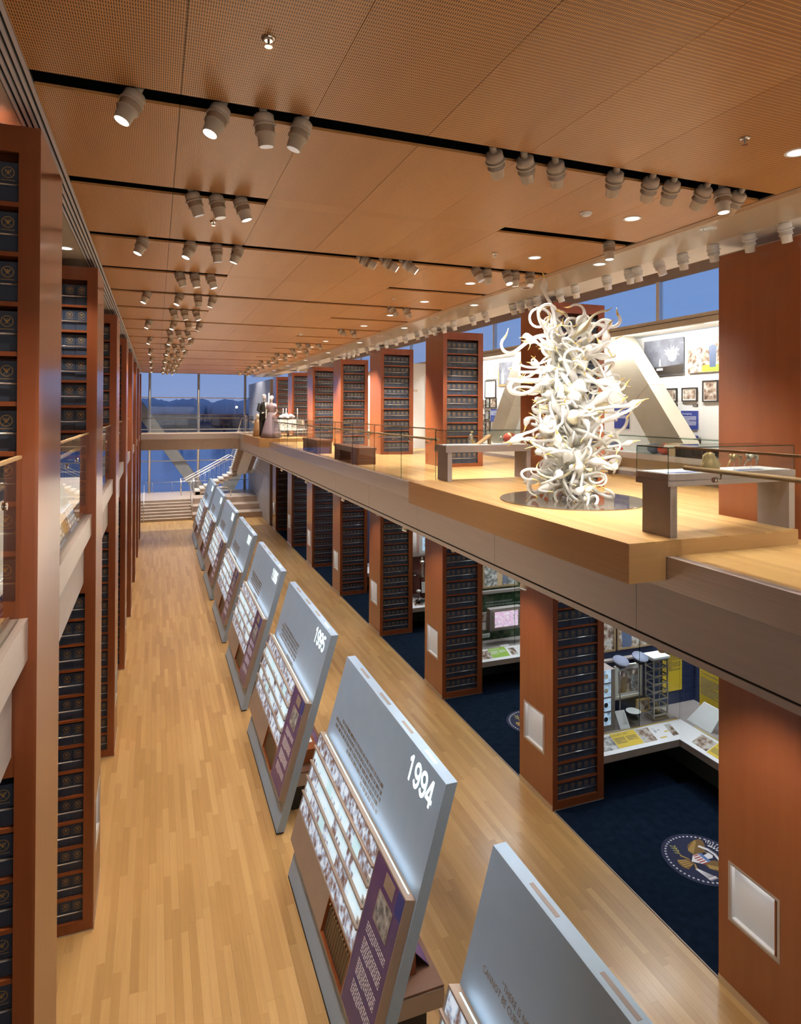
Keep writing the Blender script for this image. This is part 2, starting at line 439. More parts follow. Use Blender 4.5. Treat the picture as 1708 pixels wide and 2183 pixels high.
# ---- upper floor (right balcony), its steel edge and panelled fascia
uf = struct('floor', MB().box(4.98, 11.6, -4, YE+2.5, 5.02, 6.0), 'soffit')
rest = MB(); q = 0
i = 0; x = 4.975
up_mesh = MB().box(-PW/2+.0007, PW/2-.0007, -.95+.0007, .95-.0007, -.02, 0).mesh('plank', 'bamboo')
while x < 10.2:
    y = -3.5-random.uniform(0, 1.9)
    while y < YE+2.4:
        if x < 8.2 and 1.2 < y+.95 < 4.8: inst('plank', up_mesh, uf, (x+PW/2, y+.95, Z2))
        else: rest.box(x+.0007, x+PW-.0007, y+.0007, y+1.9-.0007, Z2-.02, Z2)
        y += 1.9
    x += PW
part('planks', rest, 'bamboo', uf, kind='stuff')
part('edge_band', MB().box(4.855, 4.975, -4, YE, 5.70, Z2+.004), 'brushed_metal', uf)
yy = 5.645-3.13*3; k = 0
while yy < YE:
    y1 = min(yy+3.13, YE)
    part('fascia_panel', MB().box(4.885, 4.975, yy+.004, y1-.004, 5.135, 5.70), 'fascia_panel', uf); yy += 3.13
part('reveal', MB().box(4.905, 4.975, -4, YE, 5.11, 5.135), 'dark_slot', uf)
part('lower_lip', MB().box(4.885, 5.3, -4, YE, 5.04, 5.11), 'fascia_panel', uf)
# low wooden platforms on the balcony edge
def platform(y0, y1, lab):
    t = thing('platform', (4.385, y0, Z2), lab, 'platform', 'wooden platforms on the balcony edge')
    part('core', MB().box(4.40, 6.72, y0+.015, y1-.015, Z2+.001, PZ-.021), 'dark_slot', t)
    part('front_board', MB().box(4.385, 4.40, y0, y1, 5.787, PZ-.02), 'bamboo_edge', t)
    part('end_board', MB().box(4.40, 4.848, y0, y0+.015, 5.787, PZ-.02), 'bamboo_edge', t)
    part('end_board', MB().box(4.848, 6.72, y0, y0+.015, Z2+.002, PZ-.02), 'bamboo_edge', t)
    part('end_board', MB().box(4.40, 4.848, y1-.015, y1, 5.787, PZ-.02), 'bamboo_edge', t)
    part('end_board', MB().box(4.848, 6.72, y1-.015, y1, Z2+.002, PZ-.02), 'bamboo_edge', t)
    part('underside', MB().box(4.40, 4.848, y0+.015, y1-.015, 5.787, 5.80), 'bamboo_edge', t)
    x = 4.385; j = 0
    while x < 6.71:
        x1 = min(x+PW, 6.72); cut = y0+1.2+1.9*(j*.37 % 1); ys = [y0]
        while cut < y1-.3: ys.append(cut); cut += 2.1
        ys.append(y1)
        for a, b in zip(ys, ys[1:]): part('board', MB().box(x+.0007, x1-.0007, a+.0007, b-.0007, PZ-.02, PZ), 'bamboo', t)
        x += PW; j += 1
    return t
platform(5.17, 11.12, 'low bamboo platform jutting from the balcony, under the white glass sculpture')
platform(29.55, 35.4, 'low bamboo platform jutting from the far balcony end, under the dressed mannequins')

# ---- far bridge across the hall
br = struct('floor', MB().box(-.8, 4.855, YE+.03, YE+2.5, 5.06, 6.0), 'soffit')
part('edge_band', MB().box(-.8, 4.855, YE-.05, YE+.03, 5.70, Z2), 'brushed_metal', br)
for a, b in ((-.8, 2.68), (2.68, 4.88)): part('fascia_panel', MB().box(a+.004, b-.004, YE-.02, YE+.03, 5.06, 5.70), 'taupe', br)
part('planks', MB().box(-.8, 4.975, YE-.04, YE+2.5, 6.0, Z2-.001), 'bamboo', br, kind='stuff')

# ---- left walkway between the towers
lf = struct('floor', MB().box(-6, -.99, -4, YE, 5.0, 5.98), 'soffit')
part('planks', MB().box(-6, -1.0, -4, YE, 5.98, 6.0), 'bamboo', lf, kind='stuff')
for i in range(-2, 7):
    a = Y0+SP*i+CW+.003 if i >= -1 else -4; b = Y0+SP*(i+1)-.003 if i < 6 else YE
    part('edge_band', MB().box(-.97, -.856, a, b, 5.686, 5.985), 'brushed_metal', lf)
    part('fascia_panel', MB().box(-.985, -.955, a, b, 5.0, 5.684), 'fascia_panel', lf)
    part('glass_shoe', MB().box(-.99, -.972, a, b, 5.985, 6.005), 'steel', lf)

# ---- ceiling: perforated veneer panels with black lighting slots
ce = struct('ceiling', MB().box(-.99, 5.95, -4, YE, 9.88, 9.95), 'dark_slot')
part('slot_end', MB().box(5.936, 5.95, -4, YE, 9.69, 9.88).box(-.99, -.976, -4, YE, 9.69, 9.88), 'dark_slot', ce)
part('slot_back', MB().box(-.99, 5.95, YE-.02, YE+.04, 9.66, 9.95), 'soffit', ce)
XS = [-.775, .149, 1.073, 1.997, 2.921, 3.845, 4.769, 5.69, 5.785]
pm_full = MB().box(.002, .922, .21, 1.998, 0, .024).mesh('ceiling_panel', 'perforated_veneer')
pm_fill = MB().box(.002, .922, 0.002, .208, 0, .024).mesh('ceiling_panel', 'perforated_veneer')
pm_edge = MB().box(.002, .095, .21, 1.998, 0, .024).mesh('ceiling_panel', 'perforated_veneer')
for r in range(-4, 19):
    ys = 4.68+2*r-.0
    if ys > YE-1.5: continue
    for c in range(7): inst('ceiling_panel', pm_full, ce, (XS[c], ys, ZC))
    inst('ceiling_panel', pm_edge, ce, (XS[7], ys, ZC))
    if r < 0 or r % 2 == 1:
        for c in (range(7) if r < 0 else (2, 3, 4)): inst('ceiling_panel', pm_fill, ce, (XS[c], ys, ZC))
def trim(name, bars, z, mat, back):
    t = struct(name, MB().box(back[0], back[1], -4, YE, z+.012, z+.03), 'dark_slot')
    for a, b in bars: part('bar', MB().box(a, b, -4, YE, z-.008, z+.012), mat, t)
trim('trim_1', [(-.965, -.945), (-.924, -.903), (-.884, -.862), (-.842, -.821), (-.801, -.777)], ZC, 'trim_bar', (-.975, -.776))
trim('trim_2', [(5.79, 5.816), (5.826, 5.852), (5.862, 5.888), (5.898, 5.935)], ZC, 'trim_tan', (5.787, 5.94))
struct('ceiling', MB().box(5.94, 6.70, -4, YE+2.4, ZC, ZC+.05), 'soffit')
struct('ceiling', MB().box(6.70, 7.36, -4, YE+2.4, ZC+.02, ZC+.06), 'white')
struct('ceiling', MB().box(7.36, 7.40, -4, YE+2.4, ZC+.02, 10.9).box(7.36, 11.5, -4, YE+2.4, 10.9, 10.95), 'cream')
struct('ceiling', MB().box(-6, -.975, -4, YE, ZC, ZC+.05), 'soffit')

# ---- outer walls
struct('wall_back', MB().box(-6, 11.6, -4.1, -4, 0, 10.9), 'cream')
struct('wall_left', MB().box(-6.1, -6, -4, 48, 0, 9.7), 'taupe')
wr = struct('wall_right', MB().box(11.55, 11.7, -4, 42.4, 0, 5.02), 'deep_blue')
struct('wall_right', MB().box(11.2, 11.3, -4, 45, Z2, 9.3), 'case_wall')
# glazed cases along the upper right wall: beam, sill, roof, plinth and panes
tb = struct('trim_3', MB().box(10.2, 10.30, -4, 45, 9.27, 9.47), 'truss_paint')
part('sill', MB().box(10.30, 11.25, -4, 45, 9.43, 9.47), 'truss_paint', tb)
part('case_roof', MB().box(10.30, 11.2, -4, 45, 9.31, 9.33), 'white', tb)
part('beam_groove', MB().box(10.195, 10.2, -4, 45, 9.385, 9.395), 'dark_slot', tb)
part('plinth', MB().box(10.2, 11.2, -4, 45, Z2, 6.42), 'cream', tb)
part('plinth_kick', MB().box(10.19, 10.2, -4, 45, Z2, 6.12), 'vitrine_grey', tb)
wc = struct('window_1', MB().box(11.25, 11.29, -4, 45, 10.58, 10.9), 'taupe')
yk = 12.203-4.0*4
while yk < 44:
    part('mullion', MB().box(11.18, 11.30, yk-.05, yk+.05, 9.47, 10.58), 'steel', wc)
    part('pane', MB().box(11.235, 11.245, yk+.05, yk+3.95, 9.47, 10.58), 'window_pane', wc); yk += 4.0
gw = struct('window_2', MB().box(10.245, 10.25, -4, -3.9, 6.42, 9.27), 'steel')
yk = 11.158-1.205*12
while yk < 44:
    part('pane', MB().box(10.246, 10.252, yk+.003, yk+1.199, 6.42, 9.27), 'pane', gw); yk += 1.205
# ---- end: steps, landing, stone wall, window
st = struct('trim_4', MB().box(-2, 2.36, 48.35, 52.75, 0, 1.158), 'limestone')
part('landing', MB().box(2.36, 6.995, 48.1, 52.75, 0, 1.158), 'limestone', st)
for k in range(7):
    part('step', MB().box(-2, 2.34, 46.0+.335*k, 48.36, .1655*k, .1655*(k+1)-.0005), 'limestone', st)
    part('nosing', MB().box(-2, 2.34, 46.0+.335*k-.004, 46.06+.335*k, .1655*(k+1)-.012, .1655*(k+1)+.001), 'stair_white', st)
for k, (a, z) in enumerate(((45.65, .39), (46.9, .775))):
    part('seat_step', MB().box(2.37, 6.995, a, 48.11, .0 if k == 0 else .391, z), 'limestone', st)
sw = struct('wall_stone', MB().box(7.03, 7.3, 42.52, 53, 0, 9.48), 'dark_slot')
part('end_cap', MB().box(7.0, 7.32, 42.46, 42.52, 0, 9.5), 'taupe', sw)
for a in range(5):
    for b in range(6): part('stone_panel', MB().box(7.0, 7.03, 42.53+2.09*a, 42.53+2.09*a+2.08, 1.585*b+.005, 1.585*b+1.575), 'stone_grey', sw)
part('wall_lamp', MB().box(6.97, 7.0, 42.9, 43.0, 6.9, 8.6), 'lamp_glow', sw)
we = struct('window_3', MB().box(-8, 12, 52.62, 52.78, 1.05, 1.16), 'steel')
part('head', MB().box(-8, 12, 52.62, 52.78, 11.9, 12.1), 'steel', we)
MX = [-7.53, -3.98, -.435, 3.11, 6.65, 10.2]
for x in MX: part('mullion', MB().tube([(x, 52.5, 1.16), (x, 52.5, 11.95)], .105, 12), 'steel', we)
for z in (3.53, 5.95, 8.4): part('transom', MB().box(-8, 12, 52.63, 52.75, z-.035, z+.035), 'steel', we)
for a, b in zip(MX, MX[1:]):
    for c, d in zip((1.16, 3.565, 5.985, 8.435), (3.495, 5.915, 8.365, 11.9)):
        part('pane', MB().box(a, b, 52.69, 52.705, c, d), 'window_pane', we)
struct('ceiling', MB().box(-8, 12, YE+.03, 53, 12.1, 12.2), 'soffit')
struct('wall_atrium', MB().box(-6, 11.6, YE+.04, YE+.1, 9.95, 12.1), 'soffit')
struct('wall_atrium', MB().box(-6.1, -6, 41, 53, 0, 12.1).box(11.6, 11.7, 41, 53, 0, 12.1), 'soffit')

# ---- sloping steel braces of the building, behind the glass of the upper cases and outside the end window
def brace(a, b, wy, wx, lab):
    """steel box member between two points that lie in one plane x = const"""
    a, b = Vector(a), Vector(b); d = (b-a).normalized(); s = Vector((0, d.z, -d.y))
    ring = lambda p: [p+s*wy+Vector((-wx, 0, 0)), p+s*wy+Vector((wx, 0, 0)), p-s*wy+Vector((wx, 0, 0)), p-s*wy+Vector((-wx, 0, 0))]
    t = thing('steel_brace', tuple(min((a, b), key=lambda q: q.z)), lab, 'brace', 'sloping braces of the right wall')
    R0, R1 = ring(a), ring(b); mb = MB()
    mb.grid8([R0[0], R0[1], R0[2], R0[3], R1[0], R1[1], R1[2], R1[3]]); part('web', mb, 'truss_paint', t)
    n = int((b-a).length/1.4)
    for k in range(1, n):
        p = a.lerp(b, k/n); R = [q+(q-p).normalized()*.004 for q in ring(p)]; R2 = [q+(q-(p+d*.012)).normalized()*.004 for q in ring(p+d*.012)]
        part('joint_plate', MB().grid8([R[0], R[1], R[2], R[3], R2[0], R2[1], R2[2], R2[3]]), 'vitrine_grey', t)
    return t
brace((10.72, 10.9, 6.43), (10.72, 13.2, 9.28), .40, .22, 'sloping beige steel brace right of the glass sculpture, inside the lit cases')
brace((10.72, 19.0, 6.43), (10.72, 17.1, 9.28), .36, .22, 'sloping beige steel brace left of the glass sculpture, behind the far vitrine')
def slant(p0, p1, wdt, thick, lab):
    """outside member parallel to the end window"""
    a, b = Vector(p0), Vector(p1); d = (b-a).normalized(); s = Vector((-d.z, 0, d.x))*wdt; o = Vector((0, thick, 0))
    t = thing('window_brace', tuple(b), lab, 'brace')
    part('web', MB().grid8([a-s, a+s, a+s+o, a-s+o, b-s, b+s, b+s+o, b-s+o]), 'truss_paint', t)
    part('flange', MB().grid8([a-s*1.08+o*1.02, a+s*1.08+o*1.02, a+s*1.08+o*1.1, a-s*1.08+o*1.1, b-s*1.08+o*1.02, b+s*1.08+o*1.02, b+s*1.08+o*1.1, b-s*1.08+o*1.1]), 'vitrine_grey', t)
struct('floor', MB().box(-8, 12, 53.2, 57, .1, .6), 'limestone')
slant((-1.9, 54.3, 8.6), (3.63, 54.3, .6), .42, .8, 'wide pale steel brace outside the end window, falling from left to right')
slant((6.9, 54.3, 3.6), (5.35, 54.3, .601), .46, .8, 'grey steel brace outside the end window, under the returning stair flight')
# ---- outside: river, far bank, trees
solo('river', MB().box(-260, 420, 60, 330, -7, -6), 'river', (0, 60, -7), 'broad blue river at dusk outside the end window', 'river', kind='stuff')
solo('far_bank', MB().prism([(-300, 331, -6), (-300, 400, -2.5), (-300, 900, 2), (-300, 900, -8), (-300, 331, -8)], (1300, 0, 0)), 'far_bank', (0, 215, -8), 'dark flat river bank beyond the water', 'river bank', kind='stuff')
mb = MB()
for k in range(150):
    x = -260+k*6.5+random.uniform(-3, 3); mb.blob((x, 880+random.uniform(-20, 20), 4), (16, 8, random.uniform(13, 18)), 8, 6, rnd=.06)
solo('tree_line', mb, 'hazed_hill', (0, 880, 2), 'hazy line of trees on the horizon beyond the river', 'trees', kind='stuff')
for k, (x, y, h, r) in enumerate(((112, 330, 13, 7), (122, 345, 11, 8), (60, 300, 5, 6), (28, 290, 4, 5), (86, 310, 5, 7), (150, 330, 9, 9), (170, 320, 7, 8), (10, 280, 3, 5))):
    lab = ['tall dark tree group on the far bank, right of the middle mullion', 'second tall dark tree beside the tallest far tree group', 'low dark bushes on the far bank, centre of the window',
           'low dark bushes on the far bank, left part of the window', 'small round trees on the bank before the tallest trees', 'broad dark trees on the bank, right pane',
           'dark trees at the far right of the bank', 'smallest dark bush at the left on the bank'][k]
    mb = MB()
    for j in range(7): mb.blob((x+random.uniform(-r, r), y+random.uniform(-3, 3), h*random.uniform(.4, .9)-1), (r*.6, r*.5, h*.5), 8, 6, rnd=.25)
    t = thing('far_tree', (x, y, -3), lab, 'tree', 'trees on the far bank')
    part('crown', mb, 'far_bank', t); part('trunk', MB().tube([(x, y, -3), (x, y, h*.5)], .6, 6), 'far_bank', t)
for x, y, z, lab in ((48, 420, 9, 'bright lamp on the far bank, left pane'), (66, 400, 5, 'small lamp on the far bank near the middle mullion'), (128, 420, 4, 'lamp by the far bridge, right pane'), (100, 300, -1.5, 'lamp by the water in the right pane')):
    t = thing('bank_lamp', (x, y, -3), lab, 'lamp', 'lamps on the far bank'); part('post', MB().tube([(x, y, -3), (x, y, z)], .12, 5), 'black', t)
    part('globe', MB().blob((x, y, z), .75 if x == 48 else .4, 8, 6), 'far_lamp', t)

# ================================================================== SHELF TOWERS AND ARCHIVE BOXES
RP = .361
Z_LO, N_LO, Z_UP, N_UP = .155, 13, 6.108, 9
def tower_parts(t, side, y, zb, zt, zones, niche):
    """side -1: tower on the right of the hall (plain face to -x); +1: on the left (plain face to +x)"""
    xf = XR if side < 0 else XL
    sg = 1 if side < 0 else -1
    X = lambda a: xf+sg*a
    def bx(mb, a0, a1, y0, y1, z0, z1): return mb.box(min(X(a0), X(a1)), max(X(a0), X(a1)), y0, y1, z0, z1)
    hp = MB(); ny0, ny1, nz0, nz1 = y+.27, y+1.01, .92, 1.68
    if niche:
        bx(hp, 0, .02, y, y+CW, zb, nz0); bx(hp, 0, .02, y, y+CW, nz1, zt); bx(hp, 0, .02, y, ny0, nz0, nz1); bx(hp, 0, .02, ny1, y+CW, nz0, nz1)
    else: bx(hp, 0, .02, y, y+CW, zb, zt)
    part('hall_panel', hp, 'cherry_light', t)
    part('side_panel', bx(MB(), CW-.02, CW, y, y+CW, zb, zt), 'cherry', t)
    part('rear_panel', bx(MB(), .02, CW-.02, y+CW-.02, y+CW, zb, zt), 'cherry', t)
    o0, o1 = (.11, 1.02) if side < 0 else (.14, 1.05)
    part('stile', bx(MB(), .02, o0, y, y+.04, zb, zt), 'cherry', t)
    part('stile', bx(MB(), o1, CW-.02, y, y+.04, zb, zt), 'cherry', t)
    part('top_panel', bx(MB(), .02, CW-.02, y+.04, y+CW-.02, zt-.03, zt-.002), 'cherry', t)
    part('backing', bx(MB(), .02, CW-.02, y+.34, y+.36, zb+.01, zt-.04), 'cherry', t)
    edges = [zb]
    for z, n in zones: edges += [z, z+n*RP]
    edges.append(zt)
    for a, b in zip(edges[0::2], edges[1::2]): part('cross_panel', bx(MB(), o0, o1, y+.004, y+.04, a, b), 'cherry', t)
    for z, n in zones:
        sh = bx(MB(), o0-.01, o1+.01, y+.008, y+.34, -.034, 0)
        me = sh.mesh('shelf', 'cherry', ORG[t.name]); me_r = MB().tube([(X(o0), y+.03, .128), (X(o1), y+.03, .128)], .0095, 8).mesh('rail', 'steel', ORG[t.name])
        for k in range(n):
            if k: inst('shelf', me, t, (0, 0, z+RP*k))
            inst('rail', me_r, t, (0, 0, z+RP*k))
        part('shelf', bx(MB(), o0-.01, o1+.01, y+.042, y+.34, z-.03, z), 'cherry', t)
    if niche:
        fr = MB(); w = .035
        for (a, b, c, d) in ((ny0, ny1, nz0, nz0+w), (ny0, ny1, nz1-w, nz1), (ny0, ny0+w, nz0+w, nz1-w), (ny1-w, ny1, nz0+w, nz1-w)): bx(fr, -.006, .02, a, b, c, d)
        nf = part('niche_frame', fr, 'niche_frame', t)
        nb = MB(); bx(nb, .09, .10, ny0, ny1, nz0, nz1); bx(nb, .02, .09, ny0, ny1, nz0, nz0+.02); bx(nb, .02, .09, ny0, ny0+.02, nz0, nz1); bx(nb, .02, .09, ny1-.02, ny1, nz0, nz1); bx(nb, .02, .09, ny0, ny1, nz1-.02, nz1)
        part('niche_lining', nb, 'niche_white', nf)
        part('niche_lamp', bx(MB(), .03, .05, ny0+.1, ny1-.1, nz1-.026, nz1-.021), 'niche_glow', nf)
    if zb < 1:
        part('kick_plate', bx(MB(), -.008, .0, y-.004, y+CW, 0, .10).box(min(X(0), X(CW)), max(X(0), X(CW)), y-.008, y, 0, .012), 'steel', t)

POS = ['nearest', 'second', 'third', 'fourth', 'fifth', 'sixth', 'seventh', 'eighth']
TOWERS = []
for i in range(-1, 7):
    y = Y0+SP*i; nm = POS[i+1]
    extra = {-1: 'nearest the camera, plain cherry face with lit white niche', 0: 'standing under the glass sculpture bay, lit niche on its face'}
    t = thing('shelf_tower', (XR+CW/2, y+CW/2, 0), ('%s cherry wood tower of navy archive boxes on the right, ground floor under balcony' % nm), 'shelf tower', 'lower right shelf towers')
    tower_parts(t, -1, y, 0, 5.02, [(Z_LO, N_LO)], True); TOWERS.append((-1, i, 0))
    t = thing('shelf_tower', (XR+CW/2, y+CW/2, Z2), ('%s cherry wood tower of navy archive boxes on the right, upper balcony' % nm), 'shelf tower', 'upper right shelf towers')
    tower_parts(t, -1, y, Z2+.001, 9.55, [(Z_UP, N_UP)], False); TOWERS.append((-1, i, 1))
    t = thing('shelf_tower', (XL-CW/2, y+CW/2, 0), ('%s full height cherry wood tower along the left side of the hall' % nm), 'shelf tower', 'full height left shelf towers')
    tower_parts(t, 1, y, 0, 9.55, [(Z_LO, N_LO), (Z_UP, N_UP)], True); TOWERS += [(1, i, 0), (1, i, 1)]

BW = .147
bk = MB().box(-BW/2, BW/2, 0, .25, 0, .143).box(-BW/2, BW/2, 0, .25, .147, .295).box(-BW/2+.004, BW/2-.004, .004, .246, .143, .147)
def seal_geo(mb, mi, x=0, y=-.0012, z=.222, r=.042, n=20):
    for k in range(n):
        a, b = 2*pi*k/n, 2*pi*(k+1)/n
        for r0, r1 in ((r*.86, r),):
            mb.quad([(x+r0*cos(a), y, z+r0*sin(a)), (x+r0*cos(b), y, z+r0*sin(b)), (x+r1*cos(b), y, z+r1*sin(b)), (x+r1*cos(a), y, z+r1*sin(a))][::-1], mi)
    q = r*.62
    for pts in (((-.30, -.55), (.30, -.55), (.36, .15), (0, .42), (-.36, .15)), ((-.42, -.1), (-.95, .75), (-.55, .82), (-.25, .3)), ((.42, -.1), (.95, .75), (.55, .82), (.25, .3)), ((-.12, .45), (.12, .45), (.16, .75), (-.1, .8)), ((-.4, -.62), (-.8, -.75), (-.5, -.95)), ((.4, -.62), (.8, -.75), (.5, -.95))):
        mb.quad([(x+q*a, y, z+q*b) for a, b in pts], mi)
    mb.quad([(x-r*1.05, y, z-r*1.42), (x+r*1.05, y, z-r*1.42), (x+r*1.05, y, z-r*1.3), (x-r*1.05, y, z-r*1.3)], mi)
    return mb
BK_ME = bk.mesh('archive_box', 'navy'); SEAL_ME = seal_geo(MB(), 0).mesh('gold_seal', 'gold')
BOOKS = []
for side, i, up in TOWERS:
    y = Y0+SP*i
    z0, n = (Z_UP, N_UP) if up else (Z_LO, N_LO)
    xa = XR+.11 if side < 0 else XL-1.05
    for r in range(n):
        for c in range(6):
            x = xa+.91/6*(c+.5); z = z0+RP*r
            v = Vector((x, y, z+.15))-Vector((0, 0, H)); d = v.dot(F_)
            u = 854+FPX*v.dot(X_)/d if d > .5 else -1; vv = CY+FPX*v.dot(Y_)/d if d > .5 else -1
            vis = 0 < u < 1700 and 0 < vv < 2183
            if side > 0:
                lim = {-1: 5, 0: 3, 1: 4, 2: 5}.get(i, 9)
                vis = vis and c >= lim
                if not up and z > 4.5: vis = False
            else:
                if i < 0: vis = False
                if i == 0 and up and r < 6: vis = False
                zz = z+.15
                if not up and (7.5-zz) < x/2.03*1.0-.05: vis = False
            BOOKS.append((0 if vis else 1, d, side, i, up, r, c, x, y+.05, z))
BOOKS.sort(key=lambda b: (b[0], b[1]))
rest = MB()
ROWN = lambda r: od(r+1)
for q, (nv, d, side, i, up, r, c, x, y, z) in enumerate(BOOKS):
    if q < 300 and not nv:
        o = link('archive_box', BK_ME, None, (x, y+random.uniform(-.004, .006), z)); ORG[o.name] = Vector((x, y, z))
        pos = (od(c+1)+' from left') if side < 0 else (od(6-c)+' from right')
        tag(o, 'navy box with gold seal, %s, %s shelf up, %s %s tower %s' % (pos, ROWN(r), POS[i+1], 'right' if side < 0 else 'left', 'upstairs' if up else 'downstairs'), 'archive box', 'navy archive boxes in the shelf towers')
        inst('gold_seal', SEAL_ME, o)
    else:
        yy = y+.001
        rest.box(x-BW/2, x+BW/2, yy, y+.25, z, z+.143).box(x-BW/2, x+BW/2, yy, y+.25, z+.147, z+.295)
        seal_geo(rest, 1, x, yy-.0012, z+.222, n=8)
solo('archive_boxes', rest, ['navy', 'gold'], (7.5, 20, 0), 'all the remaining navy archive boxes filling the farther shelf towers', 'archive boxes', 'navy archive boxes in the shelf towers', 'stuff')

# ================================================================== LEANING YEAR PANELS
TU = Vector((.2777, 0, .9607)); NU = Vector((-.9607, 0, .2777))
def frame_of(far):
    P = Vector((2.03, far, 0))
    return lambda s, t, b: tuple(P+Vector((0, -s, 0))+TU*t+NU*b)
PL, PT = 3.92, 3.527
FAR0 = 10.39-SP
YEARS = ['1993', '1994', '1995', '1996', '1997', '1998', '1999', '2000']
fr = frame_of(FAR0)
def year_panel():
    t = thing('year_panel', (2.03, FAR0, 0), '', 'display panel', 'leaning year panels down the hall')
    mb = MB(); lo = .03
    # slab: front face in the leaning plane, top and bottom cut level
    A = lambda s, z, back: (2.03+z*.98/3.39+(.137 if back else 0), FAR0-s, z)
    zt = 3.39
    mb.grid8([A(0, lo, 0), A(PL, lo, 0), A(PL, lo, 1), A(0, lo, 1), A(0, zt, 0), A(PL, zt, 0), A(PL, zt, 1), A(0, zt, 1)])
    part('board', mb, 'grey_board', t)
    part('kick', MB().grid8([A(.02, 0, 0), A(PL-.02, 0, 0), A(PL-.02, 0, 1), A(.02, 0, 1), A(.02, lo, 0), A(PL-.02, lo, 0), A(PL-.02, lo, 1), A(.02, lo, 1)]), 'black', t)
    for s0, s1, lit in ((.55, .95, 0), (1.5, 1.9, 0), (2.4, 2.75, 0), (3.18, 3.5, 1)):
        part('top_slot', MB().box(3.06, 3.10, FAR0-s1, FAR0-s0, 3.3901, 3.392), 'slot_light' if lit else 'vitrine_grey', t)
    F = lambda mb, *a: mb.fbox(fr, *a)
    # body of the raised case: frame around recess and grid
    case = MB()
    F(case, 0, 3.895, 2.265, 2.285, 0, .12); F(case, 0, 3.895, .565, .585, 0, .12)
    F(case, 0, .012, .585, 2.265, 0, .12); F(case, 3.883, 3.895, .585, 2.265, 0, .118)
    F(case, .012, 1.985, .585, 1.05, 0, .12); F(case, 2.985, 3.005, .585, 2.265, 0, .119)
    F(case, .012, 3.0, 1.045, 1.058, 0, .12)
    part('case', case, 'taupe', t)
    part('lightbox_tray', F(MB(), .012, 2.99, 1.058, 2.265, .004, .09), 'taupe', t)
    rc = MB(); F(rc, 1.985, 2.985, .585, 1.045, 0, .012); F(rc, 1.985, 2.0, .585, 1.045, .012, .123); F(rc, 2.97, 2.985, .585, 1.045, .012, .123); F(rc, 2.0, 2.97, .585, .60, .012, .123); F(rc, 2.0, 2.97, 1.03, 1.045, .012, .123)
    part('binder_recess', rc, 'cherry', t)
    pp = part('text_panel', F(MB(), 3.006, 3.882, .588, 2.262, .02, .118), 'purple_print', t)
    part('blue_block', F(MB(), 3.70, 3.88, 2.02, 2.26, .118, .1195), 'blue_print', pp)
    part('square_window', F(MB(), 3.34, 3.617, 2.068, 2.222, .116, .124), 'taupe', pp)
    part('picture_window', F(MB(), 3.272, 3.698, 1.67, 1.993, .116, .1235), 'taupe', pp)
    part('picture', F(MB(), 3.285, 3.685, 1.683, 1.98, .1235, .1243), 'photo_grey', pp)
    lines = MB(); tt = 1.575
    for par in range(4):
        for ln in range((4, 6, 6, 5)[par]):
            s = 3.185; end = 3.78 if ln < (4, 6, 6, 5)[par]-1 else 3.45
            while s < end:
                wl = random.uniform(.025, .075); s1 = min(s+wl, end); F(lines, s, s1, tt-.0135, tt, .118, .1192); s = s1+.014
            tt -= .030
        tt -= .05
    part('print_lines', lines, 'ink_white', pp, kind='stuff')
    part('wash_strip', F(MB(), .1, 3.8, 2.286, 2.290, .04, .06), 'slot_light', t)
    # back-lit bands of pictures and papers
    bands = [2.262, 2.051, 1.816, 1.572, 1.334, 1.061]
    rnd = random.Random(3)
    meshes = {}
    for b in range(5):
        t1, t0 = bands[b]-.012, bands[b+1]+.006
        s = .016
        while s < 2.97:
            if b in (0, 4): mat, wdt = 'backlit_photo', rnd.choice((.22, .30, .38)); 
            else: mat, wdt = rnd.choice((('backlit_print', .36), ('backlit_print', .48), ('backlit_aqua', .26), ('backlit_photo', .2), ('backlit_photo', .26)))
            s1 = s+wdt
            if s1 > 2.80: s1 = 2.978
            tl = part('lit_picture' if mat == 'backlit_photo' else 'lit_page', F(MB(), s+.002, s1-.002, t0, t1, .09, .106), mat, t)
            if mat == 'backlit_print':
                tx = MB(); h = t1-.03
                while h > t0+.07:
                    F(tx, s+.03, s1-.04-rnd.uniform(0, .1), h-.006, h, .106, .1066); h -= .016
                part('print_lines', tx, 'backlit_aqua', tl, kind='stuff')
                for k in range(rnd.choice((1, 2))):
                    a = s+.03+k*.12
                    part('thumbnail', F(MB(), a, min(a+.07, s1-.01), t0+.005, t0+.06, .106, .1075), 'backlit_photo', tl)
            s = s1
    for b in bands[1:5]:
        rd = part('divider_rod', F(MB(), -.01, 3.0, b-.012, b+.012, .105, .15), 'taupe', t)
    for k, b in enumerate(bands[2:5]):
        tb = MB(); F(tb, 2.90, 2.99, b+.012, b+.10, .107, .125); part('index_tab', tb, 'print_white', t)
        l2 = MB(); F(l2, 2.915, 2.975, b+.03, b+.04, .125, .126); F(l2, 2.915, 2.975, b+.05, b+.06, .125, .126); part('tab_print', l2, 'ink', t)
    return t
